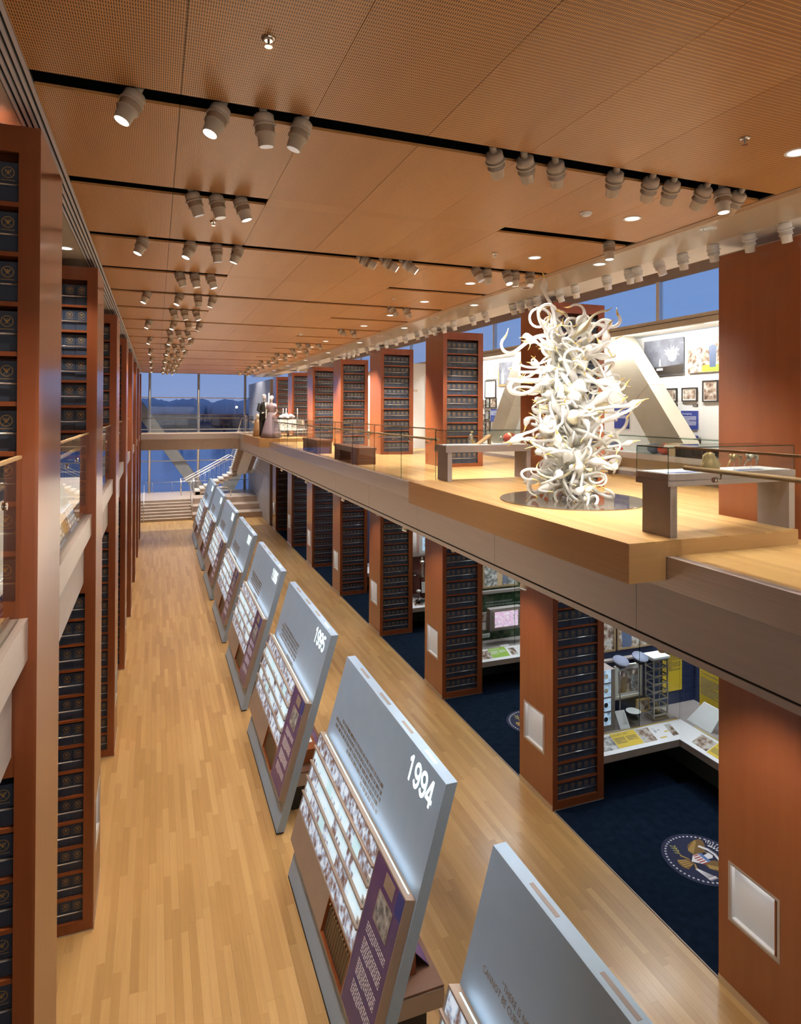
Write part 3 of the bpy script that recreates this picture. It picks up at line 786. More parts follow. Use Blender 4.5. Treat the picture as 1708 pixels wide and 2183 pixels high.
def greek(fr, rows, mat, t, size, b):
    mb = MB(); rnd = random.Random(len(rows)*7+int(size*1000))
    for s0, s1, tt in rows:
        s = s0
        while s < s1-.02:
            n = rnd.choice((2, 3, 4, 5, 6, 3))
            for k in range(n):
                if s > s1: break
                wl = size*.52
                mb.fbox(fr, s, s+size*.14, tt, tt+size, 0, b)
                typ = rnd.randrange(4)
                if typ == 0: mb.fbox(fr, s, s+wl*.8, tt+size*.88, tt+size, 0, b)
                elif typ == 1: mb.fbox(fr, s+wl*.62, s+wl*.78, tt, tt+size, 0, b); mb.fbox(fr, s, s+wl*.7, tt+size*.42, tt+size*.52, 0, b)
                elif typ == 2: mb.fbox(fr, s, s+wl*.8, tt, tt+size*.1, 0, b); mb.fbox(fr, s, s+wl*.8, tt+size*.88, tt+size, 0, b)
                else: mb.fbox(fr, s, s+wl*.7, tt, tt+size*.1, 0, b)
                s += wl*1.1
            s += size*.45
    return mb
def arc(cx, cy, rx, ry, a0, a1, n=14): return [(cx+rx*cos(radians(a0+(a1-a0)*k/n)), cy+ry*sin(radians(a0+(a1-a0)*k/n))) for k in range(n+1)]
TH_ = .165
DIG = {'1': [[(.10, .74), (.34, .94)], [(.36, 1.0), (.36, 0)]],
       '9': [arc(.35, .68, .26, .24, 0, 360, 22), [(.61, .68), (.61, .55)]+arc(.35, .40, .26, .32, 20, -110, 12)+[(.12, .22)]],
       '6': [arc(.35, .32, .26, .24, 0, 360, 22), [(.09, .32), (.09, .45)]+arc(.35, .60, .26, .32, 200, 70, 12)+[(.58, .78)]],
       '4': [[(.48, 1.0), (.48, 0)], [(.44, .94), (.05, .30)], [(.0, .27), (.70, .27)]],
       '5': [[(.62, .92), (.16, .92), (.11, .50)], [(.11, .52)]+arc(.35, .33, .26, .25, 130, -140, 16)],
       '7': [[(.04, .92), (.64, .92)], [(.60, .90), (.38, .45), (.28, 0)]],
       '8': [arc(.35, .74, .22, .18, 0, 360, 22), arc(.35, .32, .26, .24, 0, 360, 22)],
       '2': [arc(.35, .68, .26, .24, 165, -30, 12)+[(.12, .10)], [(.06, .08), (.66, .08)]],
       '0': [arc(.35, .5, .26, .42, 0, 360, 26)], '3': [arc(.35, .72, .24, .2, 160, -90, 12), arc(.35, .3, .27, .22, 90, -160, 14)]}
def numeral_mesh(txt, f):
    mb = MB(); adv = .755/4; sx_, sy_ = adv/.74, .29
    for q, ch in enumerate(txt):
        for st_ in DIG[ch]:
            for a, b in zip(st_, st_[1:]):
                d = Vector((b[0]-a[0], b[1]-a[1], 0)); 
                if d.length < 1e-6: continue
                nn = Vector((-d.y, d.x, 0)).normalized()*TH_/2; e_ = d.normalized()*(.02 if len(st_) > 4 else 0)
                pts = [(a[0]-e_.x+nn.x, a[1]-e_.y+nn.y), (a[0]-e_.x-nn.x, a[1]-e_.y-nn.y), (b[0]+e_.x-nn.x, b[1]+e_.y-nn.y), (b[0]+e_.x+nn.x, b[1]+e_.y+nn.y)]
                mb.quad([f(2.975+adv*q+x*sx_, 3.13+min(1, max(0, y))*sy_, .003) for x, y in pts])
    return mb.mesh('numerals', 'numeral')
base = year_panel()
PANELS = [base]
where = ['nearest, cut off by the bottom edge, bronze quotation beginning', 'with the largest lit numerals in view', 'second lit numerals from the front', 'third lit numerals from the front', 'fourth lit numerals from the front', 'fifth lit numerals from the front', 'second last of the row', 'last of the row, beside the stone steps']
for k in range(1, 8): PANELS.append(copy_tree(base, (2.03, FAR0+SP*k, 0)))
for k, t in enumerate(PANELS):
    t['label'] = ('grey leaning panel, nearest the camera, cut off at the bottom of the photo' if k == 0 else 'grey leaning panel reading %s, %s' % (YEARS[k], where[k]))
    f2 = frame_of(FAR0+SP*k)
    def sub(name, me, par, lab=None): return inst(name, me, par, (0, 0, 0), lab)
    loc = ORG[t.name]
    fl2 = lambda s, tt, b: tuple(Vector(f2(s, tt, b))-loc)
    me = numeral_mesh(YEARS[k], fl2)
    if k: sub('numerals', me, t, 'glowing white numerals')
    if k == 0:
        for q, (tx, s0, tt) in enumerate((('\u201cTHERE IS NOTHING WRONG WITH AMERICA THAT', .56, 2.70), ('CANNOT BE CURED BY WHAT IS RIGHT WITH AMERICA.\u201d', .27, 2.615))):
            sub('quotation', text_mesh(tx, .082, 'bronze_letter', lambda x, y, z: fl2(s0+x*.86, tt+y, .003)), t)
    else:
        c, n = 1.38, (.55, .27, .30, .85)
        rows = [(.55, 2.47, 2.695), (.27, 2.47, 2.615), (.30, 2.47, 2.535), (1.0 if k % 2 else .6, 2.47, 2.455), (1.75, 2.47, 2.375)]
        if k >= 2: rows = [(.45+.08*((k+q) % 3), 2.15, 2.70-.075*q) for q in range(5)]+[(1.5, 2.1, 2.30)]
        mb = greek(lambda s, tt, b: f2(s, tt, b), rows, 'bronze_letter', t, .045, .003)
        part('quotation', mb, 'bronze_letter', t, 'bronze quotation lettering', 'stuff')
for k in range(8):
    f2 = frame_of(FAR0+SP*k); l = lamp('wash_tube', 'AREA', f2(1.95, 2.31, .10), 2.6, (.80, .90, 1.0), None, None, .05, sizey=3.6)
    zax = -(TU*.93-NU*.36).normalized(); yax = Vector((0, 1, 0)); xax = yax.cross(zax).normalized(); yax = zax.cross(xax)
    mw = Matrix((xax, yax, zax)).transposed().to_4x4(); mw.translation = Vector(f2(1.95, 2.31, .09))-ORG[PANELS[k].name]
    l.parent = PANELS[k]; l.matrix_local = mw
# binders standing in each recess
def binder_mesh():
    mb = MB(); a0, a1 = .018, .078
    mb.fbox(fr, 0, .062, .605, .97, a0, a1, 0); mb.fbox(fr, .0, .062, .62, .95, a1, a1+.004, 1)
    return mb
for k in range(1, 8):
    f2 = frame_of(FAR0+SP*k)
    for j in range(12):
        s = 2.02+.077*j; org = f2(s, .602, .018)
        mb = MB(); mb.fbox(f2, s, s+.066, .602, .985, .014, .088, 0)
        t = link('ring_binder', mb.mesh('ring_binder', 'binder_bronze', org), None, org); ORG[t.name] = Vector(org)
        tag(t, 'bronze ring binder, %s from left in the recess of the %s grey panel' % (od(j+1), POS[k]), 'binder', 'ring binders in the panel recesses')
        part('spine_gap', MB().fbox(f2, s+.066, s+.0695, .602, .97, .014, .082), 'binder_dark', t)
        if k < 5:
            part('ring', MB().tube([f2(s+.033, .955, .088), f2(s+.033, .975, .108), f2(s+.033, 1.0, .095)], .011, 6), 'chrome', t)
# back desks behind each panel
for k in range(0, 8):
    fy = FAR0+SP*k
    t = thing('back_desk', (2.9, fy-3.5, 0), 'brown low desk attached behind the %s grey panel, seen past its near end' % POS[k] if k else 'brown low desk behind the nearest grey panel', 'desk', 'desks behind the year panels')
    y0, y1 = fy-3.45, fy-.5
    part('plinth', MB().box(2.42, 3.05, y0+.15, y1, 0, .48), 'black', t)
    part('base_board', MB().box(2.40, 3.21, y0, y1, .50, .72), 'taupe', t)
    part('desk_top', MB().box(2.45, 3.21, y0+.01, y1, .722, .75), 'leather_bench', t)
    part('riser', MB().box(2.62, 2.95, y0+.25, y1, .751, 1.02), 'cherry', t)
    part('riser_graphic', MB().quad([(2.95, y0+.3, .98), (3.15, y0+.3, .76), (3.15, y1-.1, .76), (2.95, y1-.1, .98)]).quad([(2.95, y0+.3, .97), (2.95, y1-.1, .97), (3.15, y1-.1, .752), (3.15, y0+.3, .752)]), 'purple_print', t)
    part('card', MB().box(2.68, 2.9, y0+.5, y0+.8, 1.021, 1.026), 'print_white', t)

# ================================================================== LIGHT FITTINGS
def can_proto(name, body, glow):
    t = link(name, None); ORG[t.name] = Vector((0, 0, 0))
    part('mount', MB().lathe([(.03, .10), (.03, .02)], seg=10), body, t)
    part('drum', MB().lathe([(.055, .03), (.074, .015), (.076, -.05)], seg=16), body, t)
    part('collar', MB().lathe([(.083, -.046), (.083, -.062)], seg=16).box(.08, .096, -.008, .008, -.06, -.05), body, t)
    part('barrel', MB().lathe([(.072, -.062), (.070, -.105), (.076, -.106), (.076, -.118), (.060, -.12), (.057, -.205)], seg=16), body, t)
    part('lens', MB().lathe([(.050, -.2045), (.050, -.2065)], seg=16), glow, t)
    return t
CAN_ON = can_proto('track_spotlight', 'can_body', 'lamp_glow'); CAN_DIM = can_proto('track_spotlight', 'can_body', 'lamp_dim')
WCAN = can_proto('cove_spotlight', 'white_can', 'lamp_dim')
for p in (CAN_ON, CAN_DIM, WCAN): p.location = (0, 0, -50)
def can(proto, x, y, z, aim, label, group, power=0, col=WARM, spot=52):
    t = copy_tree(proto)
    ORG[t.name] = Vector((x, y, z)); t.location = (x, y, z)
    aim = Vector(aim).normalized(); t.rotation_euler = aim.to_track_quat('-Z', 'Y').to_euler()
    tag(t, label, 'spotlight', group)
    if power:
        l = lamp('bulb', 'SPOT', (0, 0, 0), power, col, None, None, .045, spot, .75)
        l.location = (0, 0, -.222); l.parent = t
    return t
SLOTN = ['nearest', 'second', 'third', 'fourth', 'fifth', 'sixth', 'seventh', 'eighth', 'ninth', 'tenth', 'eleventh', 'twelfth', 'thirteenth', 'fourteenth', 'fifteenth', 'sixteenth', 'seventeenth', 'eighteenth', 'nineteenth']
RIGHT = {0: [2.65, 2.95, 3.26, 3.9, 4.31, 4.56, 4.96, 5.18, 5.40], 1: [5.43], 2: [2.75, 3.09, 3.40, 4.55, 4.74, 5.09, 5.23, 5.51]}
ZK = ZC-.02
SCULPT = Vector((5.75, 8.1, 7.7))
for r in range(18):
    y = 4.785+2*r; full = r % 2 == 0
    xs = [-.15, .42, .73, 1.02] if full else [.33, .56, .80]
    for k, x in enumerate(xs):
        if full: aim = [(-.42, -.12, -1), (-.38, -.15, -1), (.12, .1, -1), (-.34, .1, -1)][k]; on = k in (0, 1) or (k == 3 and r != 0)
        else: aim = [(.36, .1, -1), (.22, -.05, -1), (.34, -.05, -1)][k]; on = k == 2
        pw = P_CAN*(1.0 if k != 2 else .8) if full else P_CAN*.75
        if r < 2: pw *= .75
        can(CAN_ON if on else CAN_DIM, x, y, ZK, aim, 'beige spotlight, %s from the left in the %s black ceiling slot' % (od(k+1), SLOTN[r]), 'track spotlights in the ceiling slots', pw, WARM if full else (.97, .98, 1.0), 60 if full else 48)
    rx = RIGHT.get(r, [4.62, 4.96] if full else [])
    if r >= 8: rx = ([4.3, 4.62, 4.96] if full else [4.5, 5.0])
    for k, x in enumerate(rx):
        p = Vector((x, y, ZK))
        if r == 0: aim = (SCULPT-p).normalized()+Vector((.05*(k % 3-1), 0, -.25)); on = x == 5.18
        elif r == 1: aim = (0, -.05, -1); on = True
        elif r == 2:
            aim = (SCULPT+Vector((-.6, 0, .2))-p).normalized()+Vector((0, 0, .12 if k < 3 else 0)); on = k in (1, 2, 5, 6)
            if k in (4, 6): aim = (.15, .1, -1)
        else: aim = ((.95, .15, -1) if k % 2 == 0 else (.5, .0, -1)); on = k == 0 or r >= 8
        if r == 0 and x == 5.18: aim = (0, -.1, -1)
        can(CAN_ON if on else CAN_DIM, x, y, ZK, aim, 'beige spotlight, %s of the right-hand cluster in the %s black ceiling slot' % (od(k+1), SLOTN[r]), 'track spotlights in the ceiling slots',
            P_CAN*(.46 if r in (0, 2) else 1.9), (1, .97, .92) if r < 3 else NEUT, 46 if r in (0, 2) else 60)
# white spotlights along the right cove
cy = [3.9, 4.6, 5.40, 5.88, 6.43, 6.95, 7.41, 7.86, 8.03, 8.56, 9.4, 9.9, 10.6, 10.86, 11.2, 11.5, 12.7, 13.3, 14.3, 14.9, 15.5, 16.1, 16.7, 17.6, 18.4, 19.3, 20.2, 21.3, 22.4, 23.0, 23.6, 24.3, 26.0, 28.2, 30.5, 33.0]
for k, y in enumerate(cy):
    aim = (.34, (.22, -.2, .1, .25, .2)[k % 5]*.8, -1)
    can(WCAN, 6.80, y, ZC-.005, aim, 'white spotlight under the cove edge, %s from the front of the right wall' % od(k+1), 'white cove spotlights', 0 if any(-.45 < y-(Y0+SP*i) < CW+.45 for i in range(-1, 7)) else P_COVE*.6, NEUT, 70)
# spotlights under the balcony edge
for k, (y, z, ax) in enumerate(((5.71, 4.98, .2), (8.39, 4.98, -.02), (11.08, 4.98, .25), (13.3, 4.98, -.02), (15.5, 4.98, .25), (18.3, 4.98, 0), (20.43, 4.98, .25), (23.2, 4.98, 0), (25.3, 4.98, .25), (28.1, 4.98, 0), (30.2, 4.98, .2))):
    lab = 'grey spotlight under the balcony edge, %s from the front' % od(k+1)
    can(CAN_DIM, 5.22, y, 5.02, ((-.55 if k % 2 else .5), -.25+ax, -1), lab, 'spotlights under the balcony', P_UNDER, NEUT, 70)
# recessed downlights
def downlight(x, y, z, label, group, pw, lit=True, sp=100):
    t = thing('downlight', (x, y, z), label, 'downlight', group)
    ring = MB()
    for k in range(20):
        a, b = 2*pi*k/20, 2*pi*(k+1)/20
        P = lambda r, q, zz: (x+r*cos(q), y+r*sin(q), zz)
        ring.quad([P(.078, a, z-.006), P(.10, a, z-.006), P(.10, b, z-.006), P(.078, b, z-.006)]).quad([P(.10, a, z-.006), P(.10, a, z), P(.10, b, z), P(.10, b, z-.006)]).quad([P(.078, a, z), P(.078, a, z-.006), P(.078, b, z-.006), P(.078, b, z)])
    part('ring', ring, 'white_can', t)
    part('reflector', MB().lathe([(.078, -.003), (.078, -.001)], (x, y, z), seg=20), 'lamp_glow' if lit else 'chrome', t)
    if pw: lamp('bulb', 'SPOT', (x, y, z-.03), pw, (1, .95, .88), t, (0, 0, -1), .06, sp, .8)
for k in range(18):
    y = 3.85+2*k
    downlight(5.0, y, ZC, 'white recessed downlight in the veneer ceiling, %s from the front' % od(k+1), 'veneer ceiling downlights', P_DOWN)
    downlight(6.11, y+(.0 if k else 0), ZC, 'recessed downlight in the cream strip right of the veneer, %s from the front' % od(k+1), 'cream strip downlights', P_DOWN*.5, k % 2 == 0, 60)
    if k % 2: downlight(-1.15, 3.72+2*k, ZC, 'recessed downlight over the left walkway, %s from the front' % od(k//2+1), 'left walkway downlights', P_DOWN*.4)
for k, (x, y) in enumerate(((.603, 3.783), (4.358, 3.806), (4.357, 7.843), (.608, 7.705), (4.304, 11.73))):
    t = thing('sprinkler', (x, y, ZC), 'chrome sprinkler head in the veneer ceiling, %s' % ['front left', 'front right', 'right, before the third slot', 'left, between second and third slots', 'right, farthest'][k], 'sprinkler', 'ceiling sprinklers')
    part('cup', MB().lathe([(.04, 0), (.042, -.006), (.024, -.016)], (x, y, ZC), seg=14), 'chrome', t)
    part('deflector', MB().lathe([(.007, -.016), (.007, -.046), (.024, -.048), (.024, -.05)], (x, y, ZC), seg=12), 'chrome', t)
for k, (x, y) in enumerate(((4.384, 5.858), (3.85, 18.2), (.9, 17.6))):
    t = thing('smoke_detector', (x, y, ZC), 'white round smoke detector on the veneer ceiling, %s' % ['nearest', 'far right', 'far left among spotlights'][k], 'detector', 'smoke detectors')
    part('base', MB().lathe([(.065, 0), (.068, -.01), (.06, -.02)], (x, y, ZC), seg=16), 'white_can', t)
    part('dome', MB().lathe([(.055, -.02), (.045, -.036), (.02, -.045)], (x, y, ZC), seg=16), 'white_can', t)
for k, (x, y) in enumerate(((.5, 45), (3.6, 45), (.5, 49), (3.6, 49), (6, 47))):
    downlight(x, y, 12.1, 'recessed downlight high in the stair hall ceiling, %s' % od(k+1), 'added stair hall downlights', P_ATRIUM)  # lamps added out of view to lift the dark steps
for p in (CAN_ON, CAN_DIM, WCAN):
    for ch in list(p.children): bpy.data.objects.remove(ch)
    bpy.data.objects.remove(p)
# lamps inside the glazed wall cases (one strip per bay) and over the lower alcoves
for i in range(-2, 8):
    yc = Y0+SP*i+SP/2
    t = thing('case_strip_lamp', (10.36, yc, 9.30), 'long strip lamp under the glazed case roof, %s bay from the front' % od(i+3), 'strip lamp', 'case strip lamps')
    part('channel', MB().box(10.31, 10.42, yc-2.2, yc+2.2, 9.285, 9.308), 'white', t)
    part('diffuser', MB().box(10.32, 10.41, yc-2.18, yc+2.18, 9.278, 9.285), 'lamp_glow', t)
    lamp('tube', 'AREA', (10.36, yc, 9.24), P_CASE*.62, (1, .97, .92), t, (.1, 0, -1), .12, sizey=4.6).rotation_euler = (0, radians(-28), 0)

# ================================================================== GLASS BALUSTRADES
def balustrade(name, x, y0, y1, zf, zt, label, rail_dx, pitch=1.8, ends=True):
    t = thing(name, (x, y0, zf), label, 'glass railing', 'glass railings of the upper floor')
    n = max(1, round((y1-y0)/pitch)); L = (y1-y0)/n
    for k in range(n):
        a, b = y0+L*k+.006, y0+L*(k+1)-.006
        p = part('glass_panel', MB().box(x-.008, x+.008, a, b, zf, zt-.012), 'pane', t)
        part('glass_edge', MB().box(x-.008, x+.008, a-.001, a, zf, zt-.012), 'pane_edge', p)
    part('cap_rail', MB().box(x-.016, x+.016, y0, y1, zt-.014, zt+.008), 'frame_wood', t)
    zr = zt-.21
    part('hand_rail', MB().tube([(x+rail_dx, y0+.1, zr), (x+rail_dx, y1-.05, zr)], .024, 10), 'frame_wood', t)
    m2 = int((y1-y0)/.95)
    for k in range(m2):
        yy = y0+.45+k*.95
        if yy > y1-.1: break
        b = part('rail_bracket', MB().tube([(x, yy, zr-.075), (x+rail_dx, yy, zr-.075), (x+rail_dx, yy, zr-.02)], .009, 6).lathe([(.026, -.022), (.026, -.008)], (x, yy, zr-.075), (1, 0, 0), 10).lathe([(.026, .008), (.026, .022)], (x, yy, zr-.075), (1, 0, 0), 10), 'chrome', t)
    return t
balustrade('glass_railing', 4.95, 11.15, 29.5, Z2-.02, 7.15, 'long glass railing on the balcony edge beyond the sculpture, wooden handrail behind', .09)
balustrade('glass_railing', 4.95, 35.45, YE, Z2-.02, 7.15, 'short glass railing on the balcony edge past the mannequins', .09)
balustrade('glass_railing', 4.95, .4, 5.15, Z2-.02, 7.136, 'glass railing at the right edge of the photo, handrail on chrome discs', .07, 4.6)
for i in range(-2, 7):
    a = Y0+SP*i+CW+.03 if i >= -1 else 1.5; b = Y0+SP*(i+1)-.02 if i < 6 else YE
    if i == 6: continue
    balustrade('glass_railing', -.915, a, b, 5.985, 7.155, 'glass railing of the left walkway, in the %s gap between left towers' % od(i+3), -.10, 4.0)
# railing of the far bridge, and the glass seam beside the platform
t = thing('bridge_railing', (2, YE, Z2), 'glass railing across the far bridge in front of the end window', 'glass railing', 'glass railings of the upper floor')
for k in range(3):
    a = -.78+1.9*k; part('glass_panel', MB().box(a+.006, a+1.885, YE-.01, YE+.006, Z2-.01, 7.17), 'pane', t)
part('cap_rail', MB().box(-.78, 4.92, YE-.016, YE+.014, 7.17, 7.19), 'trim_tan', t)
part('hand_rail', MB().tube([(-.75, YE+.08, 6.97), (4.9, YE+.08, 6.97)], .024, 8), 'frame_wood', t)
for k in range(6): part('rail_bracket', MB().tube([(-.4+1.0*k, YE-.01, 6.89), (-.4+1.0*k, YE+.08, 6.89), (-.4+1.0*k, YE+.08, 6.95)], .01, 6), 'chrome', t)

# ================================================================== VITRINES ON THE PLATFORM
def vitrine(x0, x1, y0, y1, label, zb=PZ, z1=6.72, z2=6.845, z3=7.115):
    t = thing('vitrine', ((x0+x1)/2, (y0+y1)/2, zb), label, 'display case', 'vitrines around the sculpture')
    part('leg', MB().box(x0, x0+.09, y0, y1, zb, z1), 'vitrine_grey', t); part('leg', MB().box(x1-.09, x1, y0, y1, zb, z1), 'vitrine_grey', t)
    part('table_slab', MB().box(x0-.04, x1, y0-.01, y1+.06, z1, z1+.055).box(x0-.035, x1-.005, y0-.005, y1+.055, z1+.055, z1+.062).box(x0-.04, x1, y0-.01, y1+.06, z1+.062, z2), 'vitrine_grey', t)
    part('display_bed', MB().box(x0, x1-.04, y0+.03, y1+.02, z2, z2+.006), 'print_white', t)
    part('label_print', MB().box(x0+.05, x0+.45, y0+.06, y0+.14, z2+.006, z2+.0072).box(x0+1.0, x0+1.4, y0+.06, y0+.14, z2+.006, z2+.0072), 'blue_print', t)
    g = [('glass_pane', (x0-.03, x1-.01, y0, y0+.01)), ('glass_pane', (x0-.03, x1-.01, y1+.045, y1+.055)), ('glass_pane', (x0-.03, x0-.02, y0+.01, y1+.045)), ('glass_pane', (x1-.02, x1-.01, y0+.01, y1+.045))]
    for n, (a, b, c, d) in g: part(n, MB().box(a, b, c, d, z2, z3), 'pane', t)
    part('glass_lid', MB().box(x0-.03, x1-.01, y0, y1+.055, z3, z3+.01), 'pane', t)
    ed = MB()
    for (a, b, c, d) in ((x0-.03, x1-.01, y0-.001, y0), (x0-.031, x0-.03, y0, y1+.055), (x0-.03, x1-.01, y1+.055, y1+.056)): ed.box(a, b, c, d, z3, z3+.011)
    for (a, c) in ((x0-.032, y0-.002), (x0-.032, y1+.053), (x1-.012, y0-.002)): ed.box(a, a+.006, c, c+.006, z2, z3)
    part('glass_edge', ed, 'pane_edge', t)
    return t
vitrine(4.98, 6.77, 5.25, 5.66, 'grey vitrine with glass top nearest the camera, holding three metal figures')
vitrine(5.03, 6.8, 10.8, 11.25, 'grey vitrine with glass top behind the sculpture, holding a red vase')
def jitter_blob(c, r, n, mat, name, label, cat, group, stand=0):
    t = thing(name, c, label, cat, group)
    mb = MB()
    for k in range(n):
        a = 2*pi*k/n; mb.blob((c[0]+r*.7*cos(a)*random.uniform(.3, 1), c[1]+r*.4*sin(a), c[2]+r*random.uniform(.5, 1.6)), (r*.5, r*.35, r*random.uniform(.4, .8)), 8, 6, rnd=.18)
    part('body', mb, mat, t)
    part('foot', MB().lathe([(r*.5, 0), (r*.45, .01)], c, seg=10), mat, t)
    return t
VZ = 6.852
# a draped figure and two small leaping figures
t = thing('draped_figure', (5.72, 5.45, VZ), 'golden lace draped figure standing in the nearest vitrine', 'figurine', 'objects in the nearest vitrine')
mb = MB(); prof = [(.10, .0), (.105, .03), (.075, .10), (.05, .15), (.055, .18), (.02, .2)]
mb.lathe(prof, (5.72, 5.45, VZ), seg=14); part('skirt', mb, 'brass_item', t)
part('drape', MB().prism([(5.60, 5.42, VZ+.06), (5.72, 5.40, VZ+.02), (5.86, 5.42, VZ+.05), (5.80, 5.44, VZ+.15), (5.66, 5.44, VZ+.19)], (0, .012, 0)), 'brass_item', t)
part('head', MB().blob((5.70, 5.45, VZ+.215), .022, 8, 6), 'bronze_item', t)
part('arm', MB().tube([(5.69, 5.45, VZ+.18), (5.62, 5.44, VZ+.16), (5.60, 5.43, VZ+.10)], [.014, .012, .01], 6), 'brass_item', t)
for k, x in enumerate((6.08, 6.33)):
    t = thing('leaping_figure', (x, 5.45, VZ), 'small %s leaping figure on a pin in the nearest vitrine' % ('brass' if k == 0 else 'silver'), 'figurine', 'objects in the nearest vitrine')
    mt = 'brass_item' if k == 0 else 'silver_item'
    mb = MB().tube([(x-.03, 5.45, VZ+.10), (x+.01, 5.45, VZ+.15), (x+.05, 5.45, VZ+.15)], [.022, .028, .02], 8)
    part('torso', mb, mt, t); part('head', MB().blob((x-.055, 5.45, VZ+.15), .022, 8, 6), mt, t)
    for a, b, c in (((x-.03, VZ+.12), (x-.08, VZ+.08), (x-.10, VZ+.03)), ((x+.05, VZ+.14), (x+.09, VZ+.09), (x+.08, VZ+.03)), ((x+.04, VZ+.15), (x+.10, VZ+.15), (x+.11, VZ+.08))):
        part('limb', MB().tube([(a[0], 5.45, a[1]), (b[0], 5.44, b[1]), (c[0], 5.45, c[1])], [.014, .012, .007], 6), mt, t)
    part('pin', MB().tube([(x, 5.45, VZ), (x, 5.45, VZ+.13)], .004, 5), 'chrome', t)
# far vitrine: shell-like glass, wooden slope, red vase with silver curls
t = thing('bird_figure', (5.62, 11.02, VZ), 'silver and gold bird figure in the vitrine behind the sculpture', 'figurine', 'objects in the far vitrine')
part('body', MB().blob((5.62, 11.02, VZ+.11), (.05, .05, .10), 10, 8), 'silver_item', t); part('head', MB().blob((5.63, 11.0, VZ+.235), .028, 8, 6), 'brass_item', t)
part('wing', MB().prism([(5.60, 10.99, VZ+.16), (5.70, 10.97, VZ+.02), (5.62, 10.98, VZ+.01)], (0, -.012, 0)), 'brass_item', t)
t = thing('wooden_slope', (5.92, 11.02, VZ), 'tilted brown wooden board in the vitrine behind the sculpture', 'stand', 'objects in the far vitrine')
part('board', MB().prism([(5.75, 10.95, VZ), (5.78, 10.95, VZ), (6.06, 10.95, VZ+.17), (6.03, 10.95, VZ+.185)], (0, .16, 0)), 'wood_slope', t); part('prop', MB().box(6.0, 6.04, 10.99, 11.07, VZ, VZ+.15), 'wood_slope', t)
t = thing('red_vase', (6.45, 11.02, VZ), 'red gold striped glass vase lying in the vitrine behind the sculpture', 'vase', 'objects in the far vitrine')
part('bowl', MB().lathe([(.03, -.12), (.075, -.09), (.105, -.02), (.10, .05), (.06, .1), (.05, .13)], (6.45, 11.02, VZ+.115), (.9, 0, .25), 16), 'red_item', t)
part('gold_band', MB().lathe([(.106, -.02), (.107, .01), (.104, .03)], (6.45, 11.02, VZ+.115), (.9, 0, .25), 16), 'brass_item', t)
for k in range(5):
    a = k*1.3; part('curl', MB().tube([(6.34, 11.02, VZ+.1), (6.28, 11.0+.03*cos(a), VZ+.1+.05*sin(a)), (6.24, 11.02+.04*sin(a), VZ+.1+.06*cos(a)), (6.27, 11.02, VZ+.1)], .008, 6), 'silver_item', t)
# rear long case slab in front of the glazed wall
t = thing('wall_vitrine', (9.9, 10.4, Z2), 'long grey glass vitrine against the lit wall, right of the sculpture', 'display case', 'vitrines around the sculpture')
part('table_slab', MB().box(9.75, 10.19, 8.5, 12.6, 6.47, 6.585), 'vitrine_grey', t); part('display_bed', MB().box(9.79, 10.17, 8.55, 12.55, 6.585, 6.592), 'print_white', t)
part('leg', MB().box(9.9, 10.18, 8.6, 8.7, Z2, 6.47), 'vitrine_grey', t); part('leg', MB().box(9.9, 10.18, 12.4, 12.5, Z2, 6.47), 'vitrine_grey', t)
part('glass_pane', MB().box(9.77, 9.78, 8.52, 12.58, 6.585, 6.95), 'pane', t); part('glass_lid', MB().box(9.77, 10.18, 8.52, 12.58, 6.95, 6.96), 'pane', t); part('glass_edge', MB().box(9.769, 9.772, 8.52, 12.58, 6.945, 6.962), 'pane_edge', t)
WZ = 6.593
for nm, y, mt, lab in (('round_box', 10.65, 'red_item', 'round red fruit shaped box in the wall vitrine'), ('round_box', 10.95, 'blue_item', 'blue grey round covered pot in the wall vitrine')):
    t = thing(nm, (9.95, y, WZ), lab, 'box', 'objects in the wall vitrine')
    part('bowl', MB().lathe([(.05, 0), (.13, .05), (.15, .10), (.14, .14)], (9.95, y, WZ), seg=16), mt, t); part('lid', MB().lathe([(.142, .14), (.10, .2), (.03, .225)], (9.95, y, WZ), seg=16), mt, t); part('knob', MB().blob((9.95, y, WZ+.24), .02, 8, 6), 'brass_item', t)
t = thing('fish_figure', (9.95, 12.25, WZ), 'blue and gold fish shaped figure in the wall vitrine', 'figurine', 'objects in the wall vitrine')
part('body', MB().blob((9.95, 12.25, WZ+.17), (.08, .17, .09), 12, 8, rnd=.06), 'blue_item', t); part('fin', MB().prism([(9.95, 12.4, WZ+.17), (9.95, 12.52, WZ+.28), (9.95, 12.5, WZ+.1)], (.02, 0, 0)), 'brass_item', t); part('stand', MB().lathe([(.06, 0), (.02, .02), (.02, .12)], (9.95, 12.25, WZ), seg=10), 'brass_item', t)
t = thing('red_staff', (9.9, 12.45, WZ), 'slender red rod leaning in the wall vitrine behind the sculpture', 'rod', 'objects in the wall vitrine')
part('shaft', MB().tube([(9.92, 12.55, WZ+.3), (9.9, 11.95, WZ+.05)], .018, 8), 'red_item', t); part('tip', MB().blob((9.9, 11.92, WZ+.05), .035, 8, 6), 'red_item', t)
t = thing('straw_box', (9.95, 10.25, WZ), 'flat straw coloured woven box in the wall vitrine', 'box', 'objects in the wall vitrine')
part('body', MB().box(9.83, 10.08, 10.05, 10.45, WZ, WZ+.22), 'tan_gown', t); part('lid', MB().box(9.82, 10.09, 10.04, 10.46, WZ+.22, WZ+.25), 'tan_gown', t)
